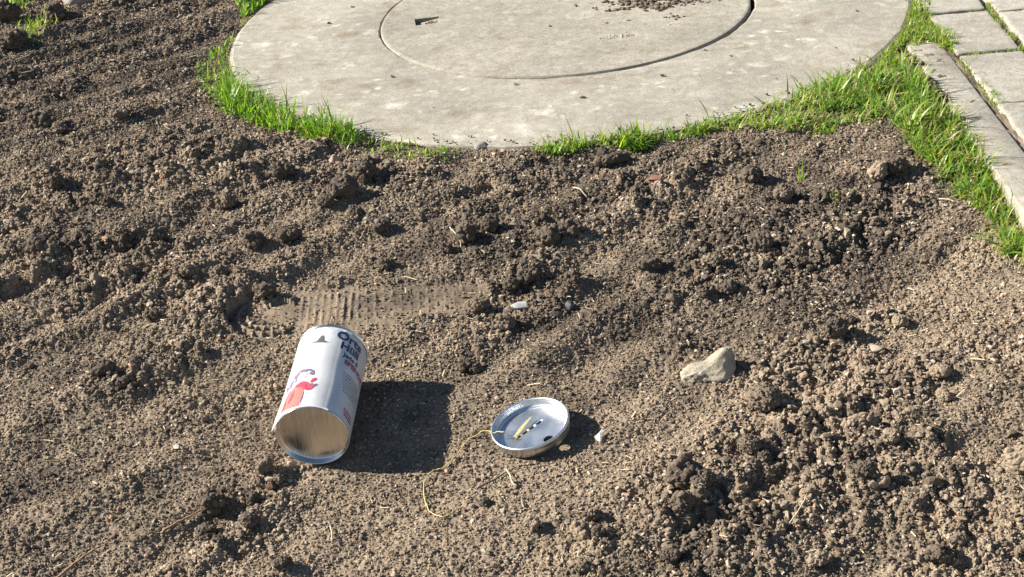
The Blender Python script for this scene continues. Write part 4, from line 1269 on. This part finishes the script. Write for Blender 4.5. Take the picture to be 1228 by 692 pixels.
# ------------------------------------------------------------------ grass
def grass_mat():
    m, nt, b = new_mat('grass_blade')
    at = nd(nt, 'ShaderNodeAttribute', attribute_name='tint')
    b.inputs['Roughness'].default_value = .42; b.inputs['Specular IOR Level'].default_value = .45
    nt.links.new(at.outputs['Color'], b.inputs['Base Color'])
    tr = nd(nt, 'ShaderNodeBsdfTranslucent')
    g = mix(nt, 1.0, at.outputs['Color'], (1.5, 1.6, .55), 'MULTIPLY'); nt.links.new(g, tr.inputs['Color'])
    ms = nd(nt, 'ShaderNodeMixShader'); ms.inputs[0].default_value = .45
    nt.links.new(b.outputs[0], ms.inputs[1]); nt.links.new(tr.outputs[0], ms.inputs[2])
    nt.links.new(ms.outputs[0], nt.nodes['Material Output'].inputs['Surface'])
    return m
MAT_GRASS = grass_mat()
def grass(name, roots, length, width, label, seed, dead=.08, flop=1.0, yellow=.3, cat='grass', kind='stuff', head=None, lean=None):
    """roots (n,3); length (n,)"""
    rng = np.random.default_rng(seed); n = len(roots); K = 6
    L = length*np.where(rng.uniform(0, 1, n) < .4, .55, 1.0)*(.75+1.0*(vnoise(roots[:, 0]*40, roots[:, 1]*40, seed)+.3)); W = width*rng.uniform(.65, 1.25, n)
    a = rng.uniform(0, 6.283, n) if head is None else head+rng.normal(0, .5, n)
    th0 = np.abs(rng.normal(0, .42, n))*flop+.03; th1 = th0+np.abs(rng.normal(.9, .65, n))*flop
    W = W*np.where(rng.uniform(0, 1, n) < .25, 1.7, 1.0)
    tw = rng.uniform(-.8, .8, n)
    t = np.linspace(0, 1, K)
    P = np.zeros((n, K, 2, 3)); pos = roots.copy()
    dirx, diry = np.cos(a), np.sin(a)
    for k in range(K):
        if k:
            th = th0+(th1-th0)*(t[k]**1.2)
            pos = pos+np.stack([dirx*np.sin(th), diry*np.sin(th), np.cos(th)], 1)*(L/(K-1))[:, None]
        w = W*(1-t[k]**1.8*.93)*(.65+.35*min(1, t[k]*4))*.5
        aa = a+math.pi/2+tw*t[k]
        s = np.stack([np.cos(aa), np.sin(aa), .12*np.sin(tw*3)*np.ones(n)], 1)*w[:, None]
        P[:, k, 0] = pos-s; P[:, k, 1] = pos+s
    idx = np.arange(K*2).reshape(K, 2)
    F = np.array([(idx[k, 0], idx[k, 1], idx[k+1, 1], idx[k+1, 0]) for k in range(K-1)])
    faces = (F[None]+(np.arange(n)*K*2)[:, None, None]).reshape(-1, 4)
    g0 = np.array([.055, .150, .018]); g1 = np.array([.21, .37, .060]); gy = np.array([.40, .40, .08])
    m = rng.uniform(0, 1, (n, 1)); c = g0*(1-m)+g1*m
    y = (rng.uniform(0, 1, n) < yellow)[:, None]; c = np.where(y, c*.5+gy*.5, c)
    d = (rng.uniform(0, 1, n) < dead)[:, None]; c = np.where(d, np.array([.46, .38, .22])*rng.uniform(.6, 1.2, (n, 1)), c)
    C = np.repeat(c[:, None], K, 1); tipy = t[None, :, None]**3*.35
    C = C*(1-tipy)+gy*tipy
    base = np.clip(1-t*5, 0, 1)[None, :, None]*.5; C = C*(1-base)+np.array([.33, .34, .16])*base
    C = np.repeat(C[:, :, None], 2, 2).reshape(-1, 3)
    me = mesh_np(name, P.reshape(-1, 3), faces, MAT_GRASS, True, C)
    return tag(mesh_obj(name, me), label, cat, kind=kind)

def inside(poly, x, y):
    r = np.zeros(x.shape, bool); n = len(poly)
    for i in range(n):
        x0, y0 = poly[i]; x1, y1 = poly[(i+1) % n]
        c = ((y0 > y) != (y1 > y)) & (x < (x1-x0)*(y-y0)/(y1-y0+1e-12)+x0)
        r ^= c
    return r
def fill_poly(pxpoly, n, seed, avoid_slab=True, clump=.5, zoff=0):
    poly = [tuple(gp(a, b)[:2]) for a, b in pxpoly]
    xs = [p[0] for p in poly]; ys = [p[1] for p in poly]
    rng = np.random.default_rng(seed)
    x = rng.uniform(min(xs), max(xs), n*6); y = rng.uniform(min(ys), max(ys), n*6)
    ok = inside(poly, x+.006*vnoise(x*90, y*90, 4)*2, y+.006*vnoise(x*90, y*90, 9)*2)
    if avoid_slab: ok &= np.hypot(x-SLAB_C[0], y-SLAB_C[1]) > SLAB_R+.0015
    dn = fbm(x*45, y*45, seed, 2)+.5
    ok &= rng.uniform(0, 1, len(x)) < (1-clump)+clump*sstep(.2, .75, dn)*1.3
    x = x[ok][:n]; y = y[ok][:n]
    return np.stack([x, y, height_at(x, y)+zoff], 1), rng

left_poly = [(300, 22), (292, 12), (286, 40), (270, 52), (250, 62), (240, 78), (232, 100), (240, 112), (258, 118), (268, 135), (290, 150), (330, 160), (380, 172), (430, 184), (480, 190), (545, 190), (552, 180), (520, 168), (440, 155), (380, 135), (320, 105), (288, 80), (282, 50)]
rts, rg = fill_poly(left_poly, 1500, 21, clump=.6)
thin = np.clip((rts[:, 0]+.16)/.12, 0, 1)
Ls = rg.uniform(.012, .040, len(rts))*np.where(rts[:, 0] > -.22, .62, 1.0)
up = sstep(2.25, 2.45, rts[:, 1]); Ls = Ls*(1-.35*up)
grass('grass', rts, Ls, .0021, 'ragged strip of bright green grass along the left front of the slab', 31, .08, .95)
dense_l = [(275, 100), (262, 120), (275, 140), (300, 150), (345, 162), (400, 172), (430, 175), (425, 160), (370, 140), (315, 112), (288, 98)]
rts, rg = fill_poly(dense_l, 1350, 22, clump=.6)
grass('grass', rts, rg.uniform(.020, .048, len(rts)), .0023, 'thick tufts of grass at the lower left curve of the slab', 32, .04, .8, .18)
top_l = [(288, -6), (284, 8), (294, 18), (306, 12), (330, -6)]
rts, rg = fill_poly(top_l, 420, 23, clump=.3)
grass('grass', rts, rg.uniform(.012, .034, len(rts)), .0022, 'small bright grass patch at the top edge left of the slab', 33, .04, .8, .15)
mid_poly = [(640, 184), (680, 182), (720, 176), (770, 178), (790, 168), (850, 160), (860, 150), (830, 150), (780, 158), (740, 164), (690, 172), (645, 174)]
rts, rg = fill_poly(mid_poly, 650, 24, clump=.75)
grass('grass', rts, rg.uniform(.008, .030, len(rts)), .0020, 'short thin grass tufts along the middle front of the slab', 34, .08, .9, .35)
tuft = [(738, 172), (742, 178), (775, 178), (778, 166), (760, 162), (742, 164)]
rts, rg = fill_poly(tuft, 170, 44, clump=.1)
grass('grass', rts, rg.uniform(.012, .030, len(rts)), .0026, 'compact grass tuft below the middle of the slab', 45, .02, 1.0, .2)
right_poly = [(835, 160), (880, 158), (930, 158), (990, 165), (1030, 152), (1070, 152), (1085, 170), (1098, 186), (1092, 150), (1110, 130), (1105, 95), (1085, 60), (1060, 75), (1020, 92), (960, 112), (900, 128), (850, 140)]
rts, rg = fill_poly(right_poly, 2500, 25, clump=.8)
Ls = rg.uniform(.016, .050, len(rts))*(1-.35*sstep(2.08, 2.22, rts[:, 1]))
Ls = Ls*.76*(.7+.5*sstep(.36, .50, rts[:, 0]))
grass('grass', rts, Ls, .0023, 'dense strip of green grass along the right front of the slab', 35, .13, 1.05, .35)
rtail = [(1085, 165), (1095, 190), (1125, 215), (1150, 245), (1175, 262), (1195, 290), (1200, 318), (1232, 335), (1260, 345), (1262, 300), (1225, 240), (1190, 195), (1150, 145), (1125, 118), (1110, 95), (1098, 120)]
rtail = [(1085, 165), (1095, 190), (1125, 215), (1150, 245), (1175, 262), (1195, 290), (1200, 318), (1232, 335), (1260, 345), (1290, 330), (1262, 290), (1228, 262), (1196, 218), (1166, 175), (1146, 147), (1124, 122), (1106, 106), (1088, 98)]
rts, rg = fill_poly(rtail, 3100, 26, False, clump=.8)
rts = rts[rts[:, 0] < .639+(rts[:, 1]-2.19)*.035]
grass('grass', rts, rg.uniform(.012, .038, len(rts)), .0023, 'dense strip of green grass between soil and kerb at the right', 36, .16, 1.1, .38)
for pl_, sd_, lab_ in ((right_poly, 61, 'dead straw lying under the right front grass strip'), (rtail, 62, 'dead straw lying under the grass strip beside the kerb')):
    rts, rg = fill_poly(pl_, 900, sd_, False, clump=.3, zoff=.002)
    rts = rts[(np.hypot(rts[:, 0]-SLAB_C[0], rts[:, 1]-SLAB_C[1]) > SLAB_R+.002) & (rts[:, 0] < .634+(rts[:, 1]-2.19)*.035)]
    grass('thatch', rts, rg.uniform(.008, .028, len(rts)), .0018, lab_, sd_+3, .75, 2.6, .8)
# thin growth in the joints by the round slab and between the pavers
def joint_roots(lines, per, seed, w=.006, z=.0):
    rng = np.random.default_rng(seed); pts = []
    for (a, b, d) in lines:
        pa = gp(*a, 0); pb = gp(*b, 0); n = int(per*d*np.linalg.norm(pb-pa))
        t = rng.uniform(0, 1, n)[:, None]; p = pa*(1-t)+pb*t
        keep = vnoise(p[:, 0]*55, p[:, 1]*55, seed) > -.28
        p = p[keep]
        p[:, :2] += rng.normal(0, w, (len(p), 2)); p[:, 2] = z-.004
        pts.append(p)
    return np.concatenate(pts), rng
rts, rg = joint_roots([((1060, 66), (1082, 46), 1.4), ((1082, 46), (1094, 24), 1.4), ((1094, 24), (1098, 0), 1.4)], 5200, 47, .005)
rts = rts[np.hypot(rts[:, 0]-SLAB_C[0], rts[:, 1]-SLAB_C[1]) > SLAB_R+.0015]
grass('grass', rts, rg.uniform(.006, .018, len(rts)), .0018, 'low grass hugging the right edge of the round slab', 48, .15, 1.0, .45)
rts, rg = joint_roots([((1104, 0), (1106, 14), 1.4), ((1106, 14), (1112, 46), 1.6), ((1098, 18), (1100, 50), 1.6), ((1112, 28), (1140, 55), 1.2)], 5200, 41, .0085)
grass('grass', rts, rg.uniform(.005, .016, len(rts)), .0016, 'low yellowish growth between round slab and first pavers', 37, .18, 1.1, .6)
rts, rg = joint_roots([((1137, 52), (1165, 85), .9), ((1165, 85), (1210, 140), .7), ((1185, 100), (1212, 135), .9), ((1186, 2), (1200, 32), 1.1), ((1200, 32), (1228, 58), .8), ((1150, 66), (1226, 58), .7), ((1160, 14), (1185, 13), .3), ((1214, 12), (1228, 12), .4)], 3000, 42, .0035)
grass('moss', rts, rg.uniform(.003, .010, len(rts)), .0014, 'low mossy growth in the joints between the paving blocks', 38, .22, 1.2, .6, cat='moss')
# taller single blades standing above the strips
sb = [((683, 167), (-.7, .10), .05), ((690, 168), (.0, 0), .045), ((694, 166), (.1, .1), .03), ((782, 160), (0, 0), .035), ((800, 155), (.4, .2), .03), ((850, 140), (-.5, .2), .04), ((872, 135), (-.2, .2), .045), ((885, 130), (-.25, .2), .04), ((930, 120), (-.6, .2), .05), ((945, 112), (.1, 0), .035), ((1062, 90), (-.2, .4), .03), ((300, 88), (.1, .1), .04), ((430, 158), (-.3, .2), .04), ((340, 118), (.2, .2), .04), ((418, 150), (.1, .2), .035)]
rts = np.array([gp(*s[0]) for s in sb]); rts[:, 2] = np.array([-.002]*len(sb))
oo = grass('grass', rts, np.array([s[2] for s in sb]), .0022, 'few long single grass blades standing above the grass strips', 39, 0, .9, .1)

# weed at the top left, seedlings in the bed
def tuft_thing(name, px, py, n, spread, l0, l1, w, label, cat, seed, yellow=.4, flop=.9):
    c = gp(px, py); rng = np.random.default_rng(seed)
    x = rng.normal(0, spread, n); y = rng.normal(0, spread*1.3, n)
    z = height_at(x+c[0], y+c[1])
    o = grass(name, np.stack([x, y, z-float(z.mean())], 1), rng.uniform(l0, l1, n), w, label, seed, .06, flop, yellow, cat, None)
    o.location = (c[0], c[1], float(z.mean()))
    return o
tuft_thing('weed', 46, 34, 150, .018, .010, .030, .0022, 'light green leafy weed in the top left corner of the bed', 'weed', 51, .5)
tuft_thing('weed', 14, 6, 170, .017, .012, .036, .0030, 'dark green grass clump cut off by the top left corner', 'weed', 52, .1)
tuft_thing('weed', 38, 54, 70, .012, .006, .020, .0018, 'thin pale grass tuft hanging below the leafy weed', 'weed', 57, .6)
tuft_thing('seedling', 961, 218, 7, .003, .012, .024, .0016, 'thin light green seedling growing alone in the right half', 'seedling', 53, .6, .5)
tuft_thing('seedling', 998, 244, 9, .003, .006, .011, .0040, 'small bright yellow green seedling with broad leaves', 'seedling', 54, .7, 1.0)
tuft_thing('seedling', 178, 352, 9, .007, .004, .009, .0020, 'tiny yellow green seedling in the left of the bed', 'seedling', 55, .8, 1.0)
tuft_thing('seedling', 820, 176, 6, .006, .005, .010, .0020, 'tiny yellowish seedling just below the middle slab edge', 'seedling', 56, .8, 1.0)
tuft_thing('seedling', 868, 88, 8, .004, .003, .007, .0016, 'tiny yellow green sprout rooted in the cover joint', 'seedling', 58, .8, 1.0).location = (gp(715, 88, 0)[0], gp(715, 88, 0)[1], -.002)
